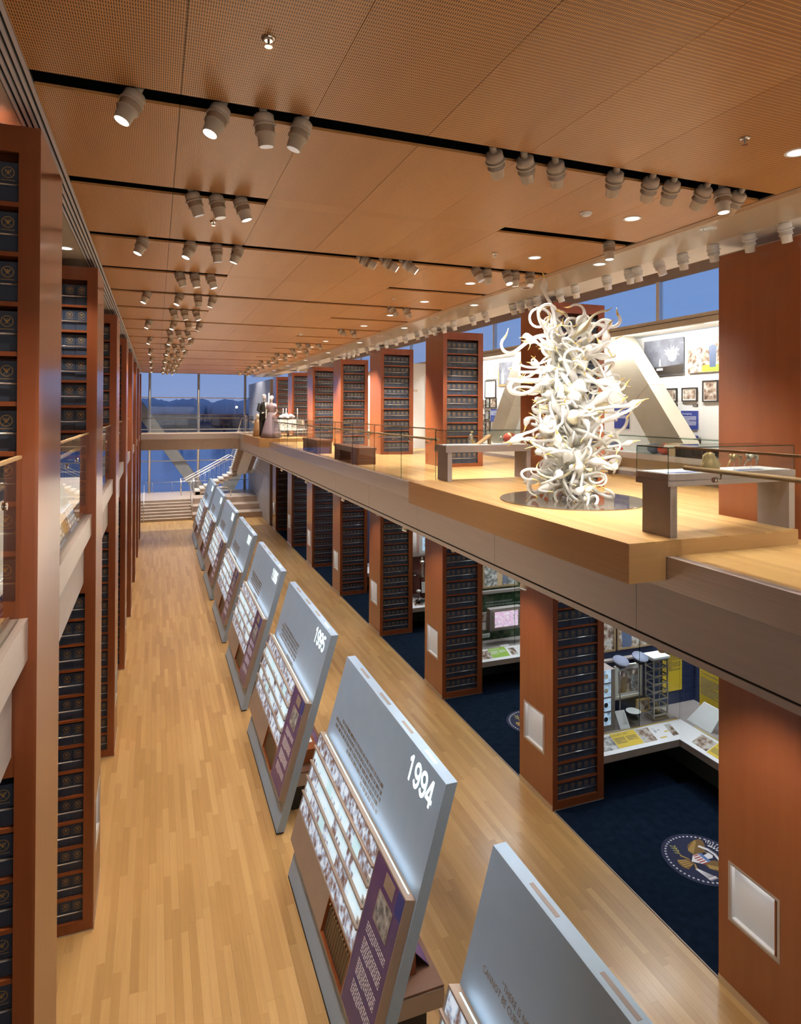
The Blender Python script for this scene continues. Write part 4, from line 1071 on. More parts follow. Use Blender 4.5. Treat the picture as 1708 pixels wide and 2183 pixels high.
for k, y in enumerate((9.75, 9.45)):
    t = thing('antler_holder', (11.0, y+.0, 6.42), 'dark branching %s candle holder in the lit wall case' % ('left' if k == 0 else 'right'), 'candle holder', 'branching holders in the wall case')
    part('stem', MB().tube([(11.0, y, 6.42), (11.0, y, 6.80)], .025, 8), 'bronze_item', t)
    for sgn in (-1, 1): part('branch', MB().tube([(11.0, y, 6.72), (11.0, y+sgn*.1, 6.80), (11.0, y+sgn*.11, 6.95), (11.0, y+sgn*.09, 7.05)], [.025, .022, .02, .03], 7), 'bronze_item', t)

# ================================================================== WHITE BLOWN GLASS TOWER
sc = thing('glass_sculpture', (5.75, 8.1, PZ), 'tall tower of curling white blown glass with amber tips on round mirror disc', 'sculpture')
part('pole', MB().tube([(5.75, 8.1, PZ), (5.75, 8.1, 8.6)], .055, 14), 'stem_grey', sc)
part('foot', MB().lathe([(.10, 0), (.09, .02)], (5.75, 8.1, PZ+.016), seg=16), 'stem_grey', sc)
rs = random.Random(21)
def tendril(kind, n=30):
    """one blown piece growing along +x from the origin: a wavy stem, often a seed pod, and a hooked tip"""
    L = rs.uniform(.62, .95); pts = []; rad = []; mi = []
    sg = rs.choice((-1, 1)); tilt = rs.uniform(-.7, .7); wav = rs.uniform(.5, 1.1); ph = rs.uniform(0, 6.28); hook = rs.uniform(3.2, 6.0)
    p = Vector((.04, 0, 0)); ds = L*1.35/n; base_r = rs.uniform(.017, .024)
    for k in range(n):
        u = k/(n-1); pts.append(p.copy())
        r0 = base_r*(1.25-.5*u)
        if kind == 1: r0 += .042*math.exp(-((u-.50)/.10)**2)
        if kind == 2: r0 += .034*math.exp(-((u-.22)/.14)**2)
        if kind == 3: r0 += .036*math.exp(-((u-.82)/.06)**2)
        if u > .88: r0 *= max(.16, 1-(u-.88)*7.5)
        rad.append(r0); mi.append(1 if u > .89 else 0)
        ct = wav*sin(5.2*u+ph)-wav*sin(ph)
        if kind == 4: ct += sg*8.5*max(0, u-.35)
        else: ct += sg*hook*max(0, u-.62)*1.5-(sg*hook*3.2*max(0, u-.86))
        d = Vector((cos(ct), sin(ct)*cos(tilt), sin(ct)*sin(tilt)+.12*sin(4*u))); p = p+d.normalized()*ds
    return MB().tube(pts, rad, 7, mi)
TEND = []
for k in range(40):
    TEND.append(tendril(k % 5).mesh('glass_tendril', ['blown_cream' if k % 9 == 4 else 'blown_glass', 'blown_amber']))
for k in range(294):
    z = .16+rs.random()*1.98
    if k < 34: z = .12+rs.random()*.35
    top = k >= 264
    if top: z = 1.95+rs.random()*.25
    az = rs.random()*2*pi
    el = rs.uniform(-.4, .4)+(z-1.0)*.20
    if top: el = rs.uniform(.70, 1.40)
    if k < 34: el = rs.uniform(-.12, .22)
    s = rs.uniform(.86, 1.18)
    if k % 3 == 0: s *= .72
    if top: s *= rs.uniform(.9, 1.3)
    o = inst('glass_tendril', TEND[rs.randrange(len(TEND))], sc, (0, 0, z+.03))
    o.rotation_euler = (rs.random()*2*pi, -el, az); o.scale = (s, s*rs.uniform(.85, 1.2), s)
# ribbed shells that fill the heart of the tower
for k in range(46):
    a = rs.random()*6.28; zz = .22+1.85*k/46; rr = rs.uniform(.12, .34); r1 = rs.uniform(.07, .13)
    prof = [(r1*.25, -r1*.9), (r1*.8, -r1*.5), (r1, 0), (r1*.85, r1*.55), (r1*.3, r1*.95), (r1*.12, r1*1.5)]
    part('glass_bulb', MB().lathe(prof, (5.75+rr*cos(a), 8.1+rr*sin(a), PZ+zz), (cos(a), sin(a), rs.uniform(-.6, .8)), 14), 'blown_cream' if k % 5 == 0 else 'blown_glass', sc)
t = solo('mirror_disc', MB().lathe([(1.055, .001), (1.055, .014), (1.05, .016), (.001, .016)], (5.75, 8.0, PZ), seg=64, smooth=False), 'mirror_disc', (5.75, 8.0, PZ), 'round bronze mirror disc lying on the platform under the glass sculpture', 'mirror disc')

# ================================================================== BENCHES
for y0, y1, lab in ((16.64, 19.1, 'brown bench behind the glass railing, nearer of the two'), (21.3, 23.6, 'brown bench behind the glass railing, farther of the two')):
    t = thing('bench', (5.35, (y0+y1)/2, Z2), lab, 'bench', 'brown benches behind the railing')
    part('seat', MB().box(5.08, 5.62, y0, y1, 6.40, 6.475), 'leather_bench', t)
    for a in (y0+.02, y1-.62): part('leg', MB().box(5.10, 5.60, a, a+.6, Z2, 6.40), 'leather_bench', t)
    part('rail', MB().box(5.12, 5.16, y0+.62, y1-.62, 6.33, 6.40), 'leather_bench', t)

# ================================================================== PICTURES AND TEXT ON WALLS
def facing_x(X, y0, z0):   # wall whose face looks towards -x: reading direction is -y
    return lambda x, y, z: (X-z, y0-x, z0+y)
def facing_y(Y, x0, z0):   # face looks towards -y: reading direction is +x
    return lambda x, y, z: (x0+x, Y-z, z0+y)
def picture(f, wdt, hgt, label, frame, mat, group, mount=0, fw=.03, depth=.04, cat='picture'):
    loc = f(0, 0, 0)
    t = thing('picture', loc, label, cat, group)
    part('backing', MB().fbox(f, fw*.5, wdt-fw*.5, fw*.5, hgt-fw*.5, 0, depth*.5), 'black', t)
    if frame:
        mb = MB()
        for a in ((0, wdt, 0, fw), (0, wdt, hgt-fw, hgt), (0, fw, fw, hgt-fw), (wdt-fw, wdt, fw, hgt-fw)): mb.fbox(f, *a, 0, depth)
        part('frame', mb, frame, t)
    else: fw = 0
    if mount: part('mount', MB().fbox(f, fw, wdt-fw, fw, hgt-fw, depth*.5, depth*.62), 'print_white', t)
    q = fw+mount
    part('print', MB().fbox(f, q, wdt-q, q, hgt-q, depth*.6, depth*.75), mat, t)
    return t
def textblock(t, f, x0, x1, y1, rows, size, gap, mat, d):
    mb = MB(); y = y1
    for r in range(rows):
        x = x0; end = x1 if r % 6 != 5 else x0+(x1-x0)*.5
        while x < end:
            wl = random.uniform(2, 6)*size*.6; mb.fbox(f, x, min(x+wl, end), y-size, y, d, d+.0008); x += wl+size*.5
        y -= gap
    part('print_lines', mb, mat, t, kind='stuff')
def sign(f, wdt, hgt, label, mat, title, tmat, ts, rows, ls, group=None, depth=.02):
    t = thing('text_panel', f(0, 0, 0), label, 'sign', group)
    part('board', MB().fbox(f, 0, wdt, 0, hgt, 0, depth), mat, t)
    y = hgt-ts*1.5
    for tx in title:
        inst('title', text_mesh(tx, ts, tmat, lambda x, yy, z: tuple(Vector(f(.03+x, y+yy, depth+.001))-ORG[t.name])), t); y -= ts*1.15
    textblock(t, f, .03, wdt-.04, y+ts*.4, rows, ls, ls*2.1, tmat, depth)
    return t
GW = 'pictures on the upper lit wall'
WX = 11.197
def up(y, z): return facing_x(WX, y, z)
def pair(y, dz=0): return y
tf = picture(up(12.63, 8.34), 1.27, .85, 'large night photo of white firework above an obelisk, upper lit wall', None, 'night_photo', GW, depth=.05)
f = up(12.63, 8.34)
mb = MB()
for k in range(60):
    a = random.random()*6.28; r0 = .05*random.random(); r1 = random.uniform(.12, .24); c = (.92+.02*cos(a), .52)
    mb.quad([f(c[0]+r0*cos(a)-.008*sin(a), c[1]+r0*sin(a)+.008*cos(a), .0385), f(c[0]+r1*cos(a), c[1]+r1*sin(a)*.9, .0385), f(c[0]+r0*cos(a)+.008*sin(a), c[1]+r0*sin(a)-.008*cos(a), .0385)])
mb.quad([f(.92+.13*cos(a*.524), .44+.13*sin(a*.524), .0386) for a in range(12)])
part('firework', mb, 'ink_white', tf)
part('obelisk', MB().quad([f(.50, .22, .0386), f(.56, .22, .0386), f(.545, .37, .0386), f(.53, .40, .0386), f(.515, .37, .0386)]).quad([f(.42, .12, .0386), f(.62, .12, .0386), f(.62, .17, .0386), f(.42, .17, .0386)]), 'ink_white', tf)
part('ground', MB().quad([f(.01, .01, .038), f(1.26, .01, .038), f(1.26, .24, .038), f(.6, .2, .038), f(.01, .19, .038)]), 'frame_black', tf)
tp = picture(up(11.25, 8.35), 1.3, .74, 'large colour photo of two people standing outside a house, upper lit wall', None, 'photo_print', GW, depth=.05)
f = up(11.25, 8.35)
part('lawn', MB().quad([f(.3, .01, .038), f(1.29, .01, .038), f(1.29, .16, .038), f(.45, .16, .038)]), 'green_print', tp)
part('porch', MB().quad([f(.01, .52, .038), f(.8, .60, .038), f(.8, .73, .038), f(.01, .73, .038)]), 'print_white', tp)
def figure(t, f, x, y, h, mat, d):
    mb = MB(); mb.quad([f(x-.13*h, y, d), f(x+.13*h, y, d), f(x+.17*h, y+.72*h, d), f(x, y+.8*h, d), f(x-.17*h, y+.72*h, d)]); part('painted_figure', mb, mat, t)
    part('painted_head', MB().quad([f(x+.08*h*cos(a*.628), y+.88*h+.1*h*sin(a*.628), d+.0002) for a in range(10)]), 'candle', t)
figure(tp, f, .33, .02, .52, 'photo_grey', .0386); figure(tp, f, .70, .1, .62, 'blue_item', .0387)
for y, z, lab in ((12.02, 7.72, 'small black framed photo of night crowd, left of the framed pair'), (11.43, 7.72, 'small black framed photo of party scene, right of the framed pair')):
    picture(up(y, z), .44, .31, lab+', upper wall', 'frame_black', 'photo_print', GW, .03, .025)
picture(up(10.84, 7.70), .42, .47, 'black framed family photo beside the nearest upper tower edge', 'frame_black', 'photo_print', GW, .02, .03)
t = picture(up(12.38, 7.72), .24, .31, 'white printed card with small round mark, left of the framed pair', None, 'print_white', GW, depth=.012, cat='card')
textblock(t, up(12.38, 7.72), .05, .19, .2, 7, .006, .02, 'photo_grey', .010)
part('round_mark', MB().quad([up(12.38, 7.72)(.12+.035*cos(a*.52), .26+.018*sin(a*.52), .0105) for a in range(12)]), 'ink', t)
for y, lab in ((11.72, 'left'), (11.13, 'right')):
    t = thing('caption_plate', (WX, y, 7.61), 'small dark caption plate under the %s small framed photo, upper wall' % lab, 'sign', 'caption plates')
    part('plate', MB().fbox(up(y, 7.61), 0, .14, 0, .05, 0, .01), 'frame_black', t); part('print_lines', MB().fbox(up(y, 7.61), .02, .12, .028, .034, .01, .0106).fbox(up(y, 7.61), .02, .10, .014, .02, .01, .0106), 'print_white', t, kind='stuff')
sign(up(12.02, 7.09), .48, .42, 'blue text panel headed July Fourth on the upper lit wall', 'blue_print', ['July Fourth'], 'ink_white', .055, 9, .009, 'blue text panels')
sign(up(11.46, 7.09), .48, .42, 'blue text panel headed Thanksgiving on the upper lit wall', 'blue_print', ['Thanksgiving'], 'ink_white', .055, 11, .009, 'blue text panels')
for y, lab in ((12.02, 'left lower blue panel behind the wall vitrine glass'), (11.46, 'right lower blue panel behind the wall vitrine glass')):
    sign(up(y, 6.60), .48, .36, lab, 'blue_print', ['-'][:0], 'ink_white', .05, 5, .009, 'blue text panels')
sign(up(13.75, 7.05), .55, .52, 'blue text panel half hidden by the glass sculpture', 'blue_print', [], 'ink_white', .05, 10, .010, 'blue text panels')
picture(up(11.32, 6.62), .42, .30, 'framed small picture low on the wall above the straw box', 'frame_black', 'photo_grey', GW, .02, .02)
# pictures seen between the second and third upper towers, left of the sculpture
picture(up(20.83, 8.61), .50, .57, 'white framed small portrait print, leftmost of the upper pair by the brace', 'cream', 'photo_grey', GW, .13, .03)
picture(up(20.28, 8.61), .42, .57, 'white framed small portrait print, right of the upper pair by the brace', 'cream', 'photo_grey', GW, .11, .03)
tp = picture(up(19.83, 8.34), 1.05, .88, 'gold framed painting of a seated figure in pale dress by the brace', 'frame_gold', 'night_photo', GW, 0, .06)
figure(tp, up(19.83, 8.34), .32, .08, .5, 'print_white', .0385)
t = picture(up(20.81, 7.94), .80, .63, 'black framed white page of small drawings, left of the brace', 'frame_black', 'print_white', GW, 0, .035)
textblock(t, up(20.81, 7.94), .12, .6, .5, 6, .012, .07, 'ink', .0305)
for k, (y, z, w2, h2, lab) in enumerate(((20.95, 7.58, .2, .30, 'narrow black framed photo at the left end of the small picture row'), (20.72, 7.60, .26, .36, 'black framed standing figure photo, second in the small picture row'), (20.42, 7.60, .44, .35, 'dark framed group photo, third in the small picture row'),
                                       (20.80, 7.18, .32, .32, 'dark framed photo below the small picture row'), (21.0, 7.10, .2, .26, 'dark framed photo at the lower left below the row'), (21.0, 6.62, .24, .40, 'black framed white mounted photo, lowest left'), (20.72, 6.62, .3, .5, 'pale framed photo of a dark tree, lowest right'), (17.45, 6.75, .34, .5, 'dark framed photo right of the left brace'))):
    picture(up(y, z), w2, h2, lab, 'frame_black', 'photo_print' if k % 2 == 0 else 'photo_grey', GW, .02, .025)
sign(up(20.40, 7.1), .5, .45, 'blue text panel half hidden behind the left brace', 'blue_print', ['Holidays'][:0], 'ink_white', .05, 8, .01, 'blue text panels')
# white partition with gilt words between third and fourth upper towers
t = thing('partition', (9.3, 23.2, Z2), 'pale partition with gilt words between the third and fourth upper towers', 'partition')
part('board', MB().box(8.55, 9.75, 23.0, 23.06, Z2, 9.3), 'case_wall', t)
part('post', MB().box(9.75, 9.83, 22.98, 23.08, Z2, 9.3), 'steel', t)
fy = facing_y(23.0, 8.62, 8.35)
for k, tx in enumerate(('Making', 'The House', 'A Home')):
    inst('gilt_words', text_mesh(tx, .20, 'gold', lambda x, y, z: tuple(Vector(fy(x*.9, .1-.24*k+y, .003))-ORG[t.name])), t)
part('small_square', MB().fbox(fy, .25, .45, -.75, -.55, 0, .02), 'bronze_item', t); part('blue_picture', MB().fbox(fy, .22, .5, -1.35, -.95, 0, .02), 'screen_blue', t)

# ================================================================== LOWER ALCOVE CASES
def alcove(i, wall, detail):
    y = Y0+SP*i; g = 'glazed corner cases of the lower alcoves'
    t = thing('corner_case', (8.2, y, 0), '%s' % detail, 'display case', g)
    part('back_wall', MB().box(8.16, 11.5, y+1.06, y+1.10, 0, 4.98), wall, t)
    part('side_wall', MB().box(11.46, 11.5, y-3.75, y+1.06, 0, 4.98), wall, t)
    part('kick_wall', MB().box(8.16, 10.5, y+1.0, y+1.04, 0, .72).box(10.5, 10.54, y-3.75, y+1.04, 0, .72), 'green_wall', t)
    part('front_edge', MB().box(8.16, 10.09, y+.02, y+.06, .66, .80).box(10.05, 10.09, y-3.75, y+.06, .66, .80), 'taupe', t)
    part('case_bottom', MB().box(8.16, 11.46, y+.06, y+1.06, .66, .70).box(10.09, 11.46, y-3.75, y+.06, .66, .70), 'taupe', t)
    r = MB()
    r.grid8([(8.16, y+.02, .79), (10.05, y+.02, .79), (10.47, y+.45, .79), (8.16, y+.45, .79), (8.16, y+.02, .80), (10.05, y+.02, .80), (10.47, y+.45, .955), (8.16, y+.45, .955)])
    r.grid8([(10.05, y-3.75, .79), (10.47, y-3.75, .79), (10.47, y+.45, .79), (10.05, y+.02, .79), (10.05, y-3.75, .80), (10.47, y-3.75, .955), (10.47, y+.45, .955), (10.05, y+.02, .80)])
    part('reading_rail', r, 'print_white', t)
    part('display_bed', MB().box(8.16, 11.46, y+.45, y+1.06, .93, .955).box(10.47, 11.46, y-3.75, y+.45, .93, .955), 'vitrine_grey', t)
    for a, b in ((8.17, 9.4), (9.41, 10.47)): part('glass_pane', MB().box(a, b, y+.455, y+.467, .955, 4.9), 'pane', t)
    for a in range(3): part('glass_pane', MB().box(10.47, 10.482, y-3.75+1.4*a, y-3.75+1.395*(a+1), .955, 4.9), 'pane', t)
    part('glass_edge', MB().box(10.466, 10.47, y+.45, y+.454, .955, 4.9).box(9.402, 9.408, y+.453, y+.468, .955, 4.9), 'pane_edge', t)
    part('lamp_channel', MB().box(8.6, 11.0, y+.6, y+.75, 4.90, 4.93).box(10.9, 11.05, y-3.5, y+.5, 4.90, 4.93), 'lamp_glow', t)
    lamp('tube', 'AREA', (9.6, y+.70, 4.86), P_CASE*.5, COOL, t, (0, 0, -1), 2.2, sizey=.25)
    lamp('tube', 'AREA', (10.9, y-1.6, 4.86), P_CASE*.5, COOL, t, (0, 0, -1), .25, sizey=3.4)
    def rail_y(x0): return lambda x, v, z: (x0+x, y+.05+v*.40/.43, .808+v*.155/.43+z)
    def rail_x(y1): return lambda x, v, z: (10.08+v*.39/.42, y1-x, .808+v*.155/.42+z)
    return t, rail_y, rail_x
def rail_print(t, f, x0, x1, v0, v1, mat, rows=0, title=None, tm='ink', ts=.05):
    p = part('graphic', MB().fbox(f, x0, x1, v0, v1, .001, .004), mat, t)
    yv = v1-ts*1.35
    if title:
        for tx in title:
            me = text_mesh(tx, ts, tm, lambda x, yy, z: tuple(Vector(f(x0+.03+x*.85, yv+yy, .0052))-ORG[t.name])); inst('title', me, p); yv -= ts*1.15
    if rows: textblock(p, f, x0+.03, (x0+x1)/2-.02, yv+ts*.3, rows, .007, .016, tm, .0045); textblock(p, f, (x0+x1)/2+.02, x1-.04, yv+ts*.3, rows-2, .007, .016, tm, .0045)
tA, ry, rx = alcove(0, 'deep_blue', 'corner case with yellow panels between the two nearest lower towers')
f = ry(8.2)
rail_print(tA, f, .0, .40, .06, .36, 'photo_grey'); rail_print(tA, f, .41, 1.02, .06, .40, 'yellow_print', 9, ['GUN SAFETY LAWS']); rail_print(tA, f, 1.04, 1.36, .06, .38, 'photo_print')
rail_print(tA, f, 1.40, 1.62, .10, .36, 'print_white', 4, ['The', 'Brady Law'][:1], 'ink', .035); rail_print(tA, f, 1.78, 1.93, .08, .36, 'photo_print')
part('yellow_edge', MB().fbox(f, 0, 2.2, .425, .435, .002, .006), 'yellow_print', tA)
rail_print(tA, f, 1.46, 1.62, .08, .11, 'yellow_print'); rail_print(tA, f, 1.66, 1.76, .2, .22, 'yellow_print')
f = rx(Y0+.05)
rail_print(tA, f, .25, .62, .06, .36, 'photo_print'); rail_print(tA, f, .64, 1.7, .05, .40, 'yellow_print', 9, ['A NEW APPROACH TO', 'FIGHTING CRIME'], 'ink', .045)
part('yellow_edge', MB().fbox(f, 0, 3.6, .42, .43, .002, .006), 'yellow_print', tA)
G0 = 'exhibits in the yellow corner case'
yb = Y0+1.058
picture(facing_y(yb, 8.62, 2.35), .64, .80, 'gold framed photo of smiling people, left above the yellow rail', 'frame_wood', 'photo_print', G0, 0, .04)
tq = picture(facing_y(yb, 9.31, 2.35), 1.15, .85, 'gold framed photo of dark suits, right above the yellow rail', 'frame_wood', 'photo_print', G0, 0, .04)
figure(tq, facing_y(yb, 9.31, 2.35), .25, .05, .9, 'blue_item', .034)
tq = picture(facing_y(11.22, 9.11, 1.39), .73, .70, 'white framed portrait of two people facing, in the yellow corner case', 'cream', 'photo_print', G0, .06, .05)
figure(tq, facing_y(11.22, 9.11, 1.39), .25, .12, .42, 'frame_wood', .034); figure(tq, facing_y(11.22, 9.11, 1.39), .50, .12, .46, 'photo_grey', .0345)
t = part('ledge', MB().box(8.16, 11.46, yb-.12, yb, 2.16, 2.20), 'vitrine_grey', tA)
part('pedestal_shelf', MB().box(9.05, 9.9, 11.24, yb, 1.33, 1.39), 'vitrine_grey', tA)
for k, (x, z) in enumerate(((9.10, 2.27), (9.60, 2.29))):
    t = thing('peaked_cap', (x, 10.98, z-.10), 'dark blue peaked uniform cap on a stand, %s of two' % ('left' if k == 0 else 'right'), 'cap', G0)
    part('crown', MB().lathe([(.11, -.06), (.12, -.02), (.17, .02), (.165, .035), (.02, .045)], (x, 10.98, z), (0, -.35, 1), 18), 'cap_cloth', t)
    part('band', MB().lathe([(.113, -.085), (.113, -.055)], (x, 10.98, z), (0, -.35, 1), 18), 'black', t)
    part('peak', MB().prism([(x+.11*cos(a*.3+3.6), 10.98+.03-.0+.14*sin(a*.3+3.6), z-.09-.01*abs(a-4)) for a in range(9)], (0, 0, .008)), 'black', t)
    part('badge', MB().blob((x, 10.845, z-.03), (.02, .008, .025), 8, 6), 'brass_item', t)
    part('stand', MB().tube([(x, 11.0, .955), (x, 11.0, z-.09)], .012, 6), 'chrome', t)
t = thing('video_rack', (8.62, 11.0, .955), 'tall grey rack of four small blue screens at the left of the yellow case', 'screen rack', G0)
part('cabinet', MB().box(8.40, 8.86, 10.86, 11.2, .955, 2.2), 'vitrine_grey', t)
for k in range(4):
    z = 1.08+.29*k; part('screen', MB().box(8.44, 8.75, 10.85, 10.862, z, z+.25), 'screen_blue', t); part('dial', MB().lathe([(.05, 0), (.05, .006)], (8.62, 10.845, z+.13), (0, -1, 0), 14), 'chrome', t)
t = thing('letter', (9.1, 10.88, .957), 'white typed letter leaning on a stand in the yellow corner case', 'letter', G0)
part('sheet', MB().grid8([(8.97, 10.82, .957), (9.2, 10.80, .957), (9.2, 10.81, .957), (8.97, 10.83, .957), (8.94, 10.97, 1.27), (9.17, 10.95, 1.27), (9.17, 10.96, 1.27), (8.94, 10.98, 1.27)]), 'print_white', t)
mb = MB()
for r in range(9):
    u = .15+r*.075; z = 1.27-.31*u; yy = 10.97-.15*u-.001; xx = 8.95+.03*u; mb.quad([(xx+.02, yy, z), (xx+.19, yy-.017, z), (xx+.19, yy-.019, z-.006), (xx+.02, yy-.002, z-.006)])
part('print_lines', mb, 'ink', t, kind='stuff'); part('easel', MB().tube([(9.08, 10.99, .957), (9.07, 10.975, 1.2)], .008, 6), 'chrome', t)
t = thing('glass_bowl', (9.4, 10.95, .957), 'cut glass bowl beside the white letter', 'bowl', G0)
part('bowl', MB().lathe([(.06, 0), (.07, .02), (.10, .08), (.145, .20), (.15, .26), (.142, .26), (.09, .08), (.02, .04)], (9.4, 10.95, .957), seg=20), 'clear_acrylic', t)
part('cut_facets', MB().lathe([(.072, .02), (.102, .08), (.112, .105)], (9.4, 10.95, .957), seg=12, smooth=False), 'silver_item', t); part('rim', MB().lathe([(.147, .255), (.152, .258), (.147, .262)], (9.4, 10.95, .957), seg=20), 'print_white', t)
picture(facing_y(11.02, 9.52, 1.13), .34, .28, 'small gold framed photo standing before the white framed portrait', 'frame_gold', 'photo_print', G0, 0, .035)
t = thing('award_tower', (10.05, 11.0, .957), 'tall clear tiered award tower in the corner of the yellow case', 'model tower', G0)
part('base', MB().box(9.86, 10.26, 10.86, 11.14, .957, 1.0), 'frame_wood', t)
for a in (9.88, 10.24):
    for b in (10.88, 11.12): part('post', MB().box(a-.012, a+.012, b-.012, b+.012, 1.0, 2.25), 'steel', t)
for k in range(8):
    z = 1.05+.165*k; mb = MB()
    for (a, b, c, d) in ((9.86, 10.26, 10.865, 10.885), (9.86, 10.26, 11.115, 11.135), (9.86, 9.88, 10.885, 11.115), (10.24, 10.26, 10.885, 11.115)): mb.box(a, b, c, d, z, z+.025)
    part('tier', mb, 'steel', t)
    part('tier_pane', MB().box(9.89, 10.23, 10.89, 11.11, z+.02, z+.026), 'clear_acrylic', t)
part('roof', MB().box(9.84, 10.28, 10.84, 11.16, 2.25, 2.29), 'print_white', t); part('bell', MB().lathe([(.09, 0), (.05, .12), (.02, .2)], (10.06, 11.0, 1.08), seg=12), 'brass_item', t)
sign(facing_y(yb, 10.55, 1.25), .55, 1.0, 'yellow text panel on the back wall in the case corner', 'yellow_print', [], 'ink', .05, 20, .012, 'yellow text panels')
sign(facing_x(10.97, 10.70, 1.2), .78, .92, 'yellow text panel headed Making on the right, behind the white document', 'yellow_print', ['Making', 'Communities'], 'blue_item', .085, 13, .014, 'yellow text panels')
t = thing('document_stand', (10.7, 10.4, .957), 'large white unfolded document leaning on a stand, right end of yellow case', 'document', G0)
part('sheet', MB().grid8([(10.58, 10.68, .957), (10.58, 10.05, .957), (10.60, 10.05, .957), (10.60, 10.68, .957), (10.80, 10.44, 1.40), (10.80, 9.95, 1.40), (10.82, 9.95, 1.40), (10.82, 10.44, 1.40)]), 'print_white', t)
part('prop', MB().tube([(10.85, 10.2, .957), (10.81, 10.2, 1.3)], .01, 6), 'chrome', t)

tB, ry, rx = alcove(1, 'forest_print', 'corner case with green panel and television behind the third lower tower')
f = ry(8.2); yb = Y0+SP+1.058
rail_print(tB, f, -.03, .33, .06, .36, 'photo_print'); rail_print(tB, f, .34, .86, .06, .42, 'green_print', 8, ['PROTECTING OUR', 'ENVIRONMENT'][1:], 'print_white', .05); rail_print(tB, f, .93, 1.12, .08, .34, 'photo_print')
G1 = 'exhibits in the green corner case'
tq = picture(facing_y(yb, 8.70, 2.44), 1.15, .95, 'large grey framed outdoor photo of people by stacked timber, green case', 'frame_wood', 'photo_grey', G1, 0, .05)
figure(tq, facing_y(yb, 8.70, 2.44), .55, .05, .55, 'tan_gown', .0385); figure(tq, facing_y(yb, 8.70, 2.44), .72, .1, .5, 'cap_cloth', .039)
part('ledge', MB().box(8.16, 11.46, yb-.12, yb, 2.30, 2.38), 'vitrine_grey', tB)
fq = facing_y(yb-.02, 8.80, 1.92)
for k, tx in enumerate(('AND BELIEVE WE HAVE HELPED TO PUT', 'ECONOMIC GROWTH AND ENVIRONMENTAL PROT')):
    inst('quotation', text_mesh(tx, .062, 'print_white', lambda x, y, z: tuple(Vector(fq(x*.78, .09-.085*k+y, .004))-ORG[tB.name])), tB)
t = thing('television', (9.2, 15.9, 1.38), 'grey framed television showing pink flowers in the green corner case', 'television', G1)
part('housing', MB().box(8.72, 9.74, 15.9, 16.1, 1.36, 1.96), 'vitrine_grey', t); part('bezel', MB().box(8.80, 9.66, 15.888, 15.9, 1.41, 1.92), 'taupe', t); part('screen', MB().box(8.86, 9.60, 15.884, 15.888, 1.45, 1.88), 'screen_flowers', t); part('arm', MB().box(9.1, 9.3, 16.1, yb, 1.6, 1.7), 'black', t)
for k, (z, lab) in enumerate(((1.66, 'small framed colour picture at the left of the television'), (1.41, 'small white framed pen drawing under the small colour picture'))):
    picture(facing_y(15.95, 8.40, z), .22, .24, lab, 'vitrine_grey', 'photo_print' if k == 0 else 'print_white', G1, .02, .02)
t = thing('caption_card', (8.4, 15.8, 1.25), 'white caption card under the small pictures in the green case', 'card', G1); part('card', MB().box(8.38, 8.66, 15.8, 15.806, 1.25, 1.36), 'print_white', t); part('print_lines', MB().box(8.42, 8.62, 15.798, 15.8, 1.30, 1.31).box(8.42, 8.6, 15.798, 15.8, 1.275, 1.285), 'ink', t, kind='stuff')
t = thing('caption_card', (9.1, 15.72, .957), 'white caption card lying on the green case bed', 'card', G1); part('card', MB().box(9.0, 9.25, 15.76, 15.86, .957, .962), 'print_white', t); part('print_lines', MB().box(9.03, 9.2, 15.8, 15.805, .962, .963), 'ink', t, kind='stuff')
tC, ry, rx = alcove(2, 'red_wall', 'corner case with red back wall and crystal pieces behind the fourth lower tower')
f = ry(8.2); yb = Y0+SP*2+1.058
rail_print(tC, f, .1, .4, .08, .36, 'photo_print'); rail_print(tC, f, .43, .9, .08, .36, 'cream', 8, None)
G2 = 'exhibits in the red corner case'
part('white_upper_wall', MB().box(8.16, 11.46, yb-.03, yb-.001, 2.29, 4.9), 'case_wall', tC)
t = thing('television', (9.0, 20.9, 2.46), 'white framed television high in the red corner case', 'television', G2)
part('housing', MB().box(8.67, 9.4, 20.95, 21.2, 2.46, 3.2), 'white', t); part('screen', MB().box(8.79, 9.28, 20.945, 20.95, 2.56, 3.1), 'screen_blue', t)
part('glass_shelf', MB().box(8.2, 8.68, 20.85, yb, 1.70, 1.72), 'clear_acrylic', tC)
t = thing('crystal_column', (8.8, 20.95, .957), 'tall crystal column on a stand in the red corner case', 'crystal column', G2)
part('shaft', MB().lathe([(.07, .70), (.05, .74), (.045, 1.12), (.08, 1.16), (.09, 1.24), (.06, 1.26), (.035, 1.38)], (8.78, 20.95, .957), seg=10, smooth=False), 'silver_item', t); part('stand', MB().box(8.72, 8.84, 20.9, 21.0, .957, 1.657), 'red_wall', t)
t = thing('crystal_ball', (8.5, 20.95, 1.722), 'crystal ball on a foot on the glass shelf', 'crystal ball', G2); part('ball', MB().blob((8.5, 20.95, 1.84), .085, 12, 8), 'clear_acrylic', t); part('foot', MB().lathe([(.07, 0), (.04, .03)], (8.5, 20.95, 1.722), seg=12), 'silver_item', t)
t = thing('white_book', (8.78, 20.75, .957), 'white book standing upright in the red corner case', 'book', G2); part('cover', MB().box(8.68, 8.88, 20.72, 20.76, 1.15, 1.52), 'print_white', t); part('easel', MB().box(8.72, 8.84, 20.76, 20.82, .957, 1.3), 'red_wall', t)
t = thing('white_egg', (8.55, 20.7, .957), 'white egg shaped ornament in the red corner case', 'ornament', G2); part('egg', MB().blob((8.55, 20.7, 1.24), (.09, .06, .055), 12, 8), 'print_white', t); part('stand', MB().lathe([(.05, 0), (.015, .02), (.015, .24)], (8.55, 20.7, .957), seg=10), 'red_wall', t)
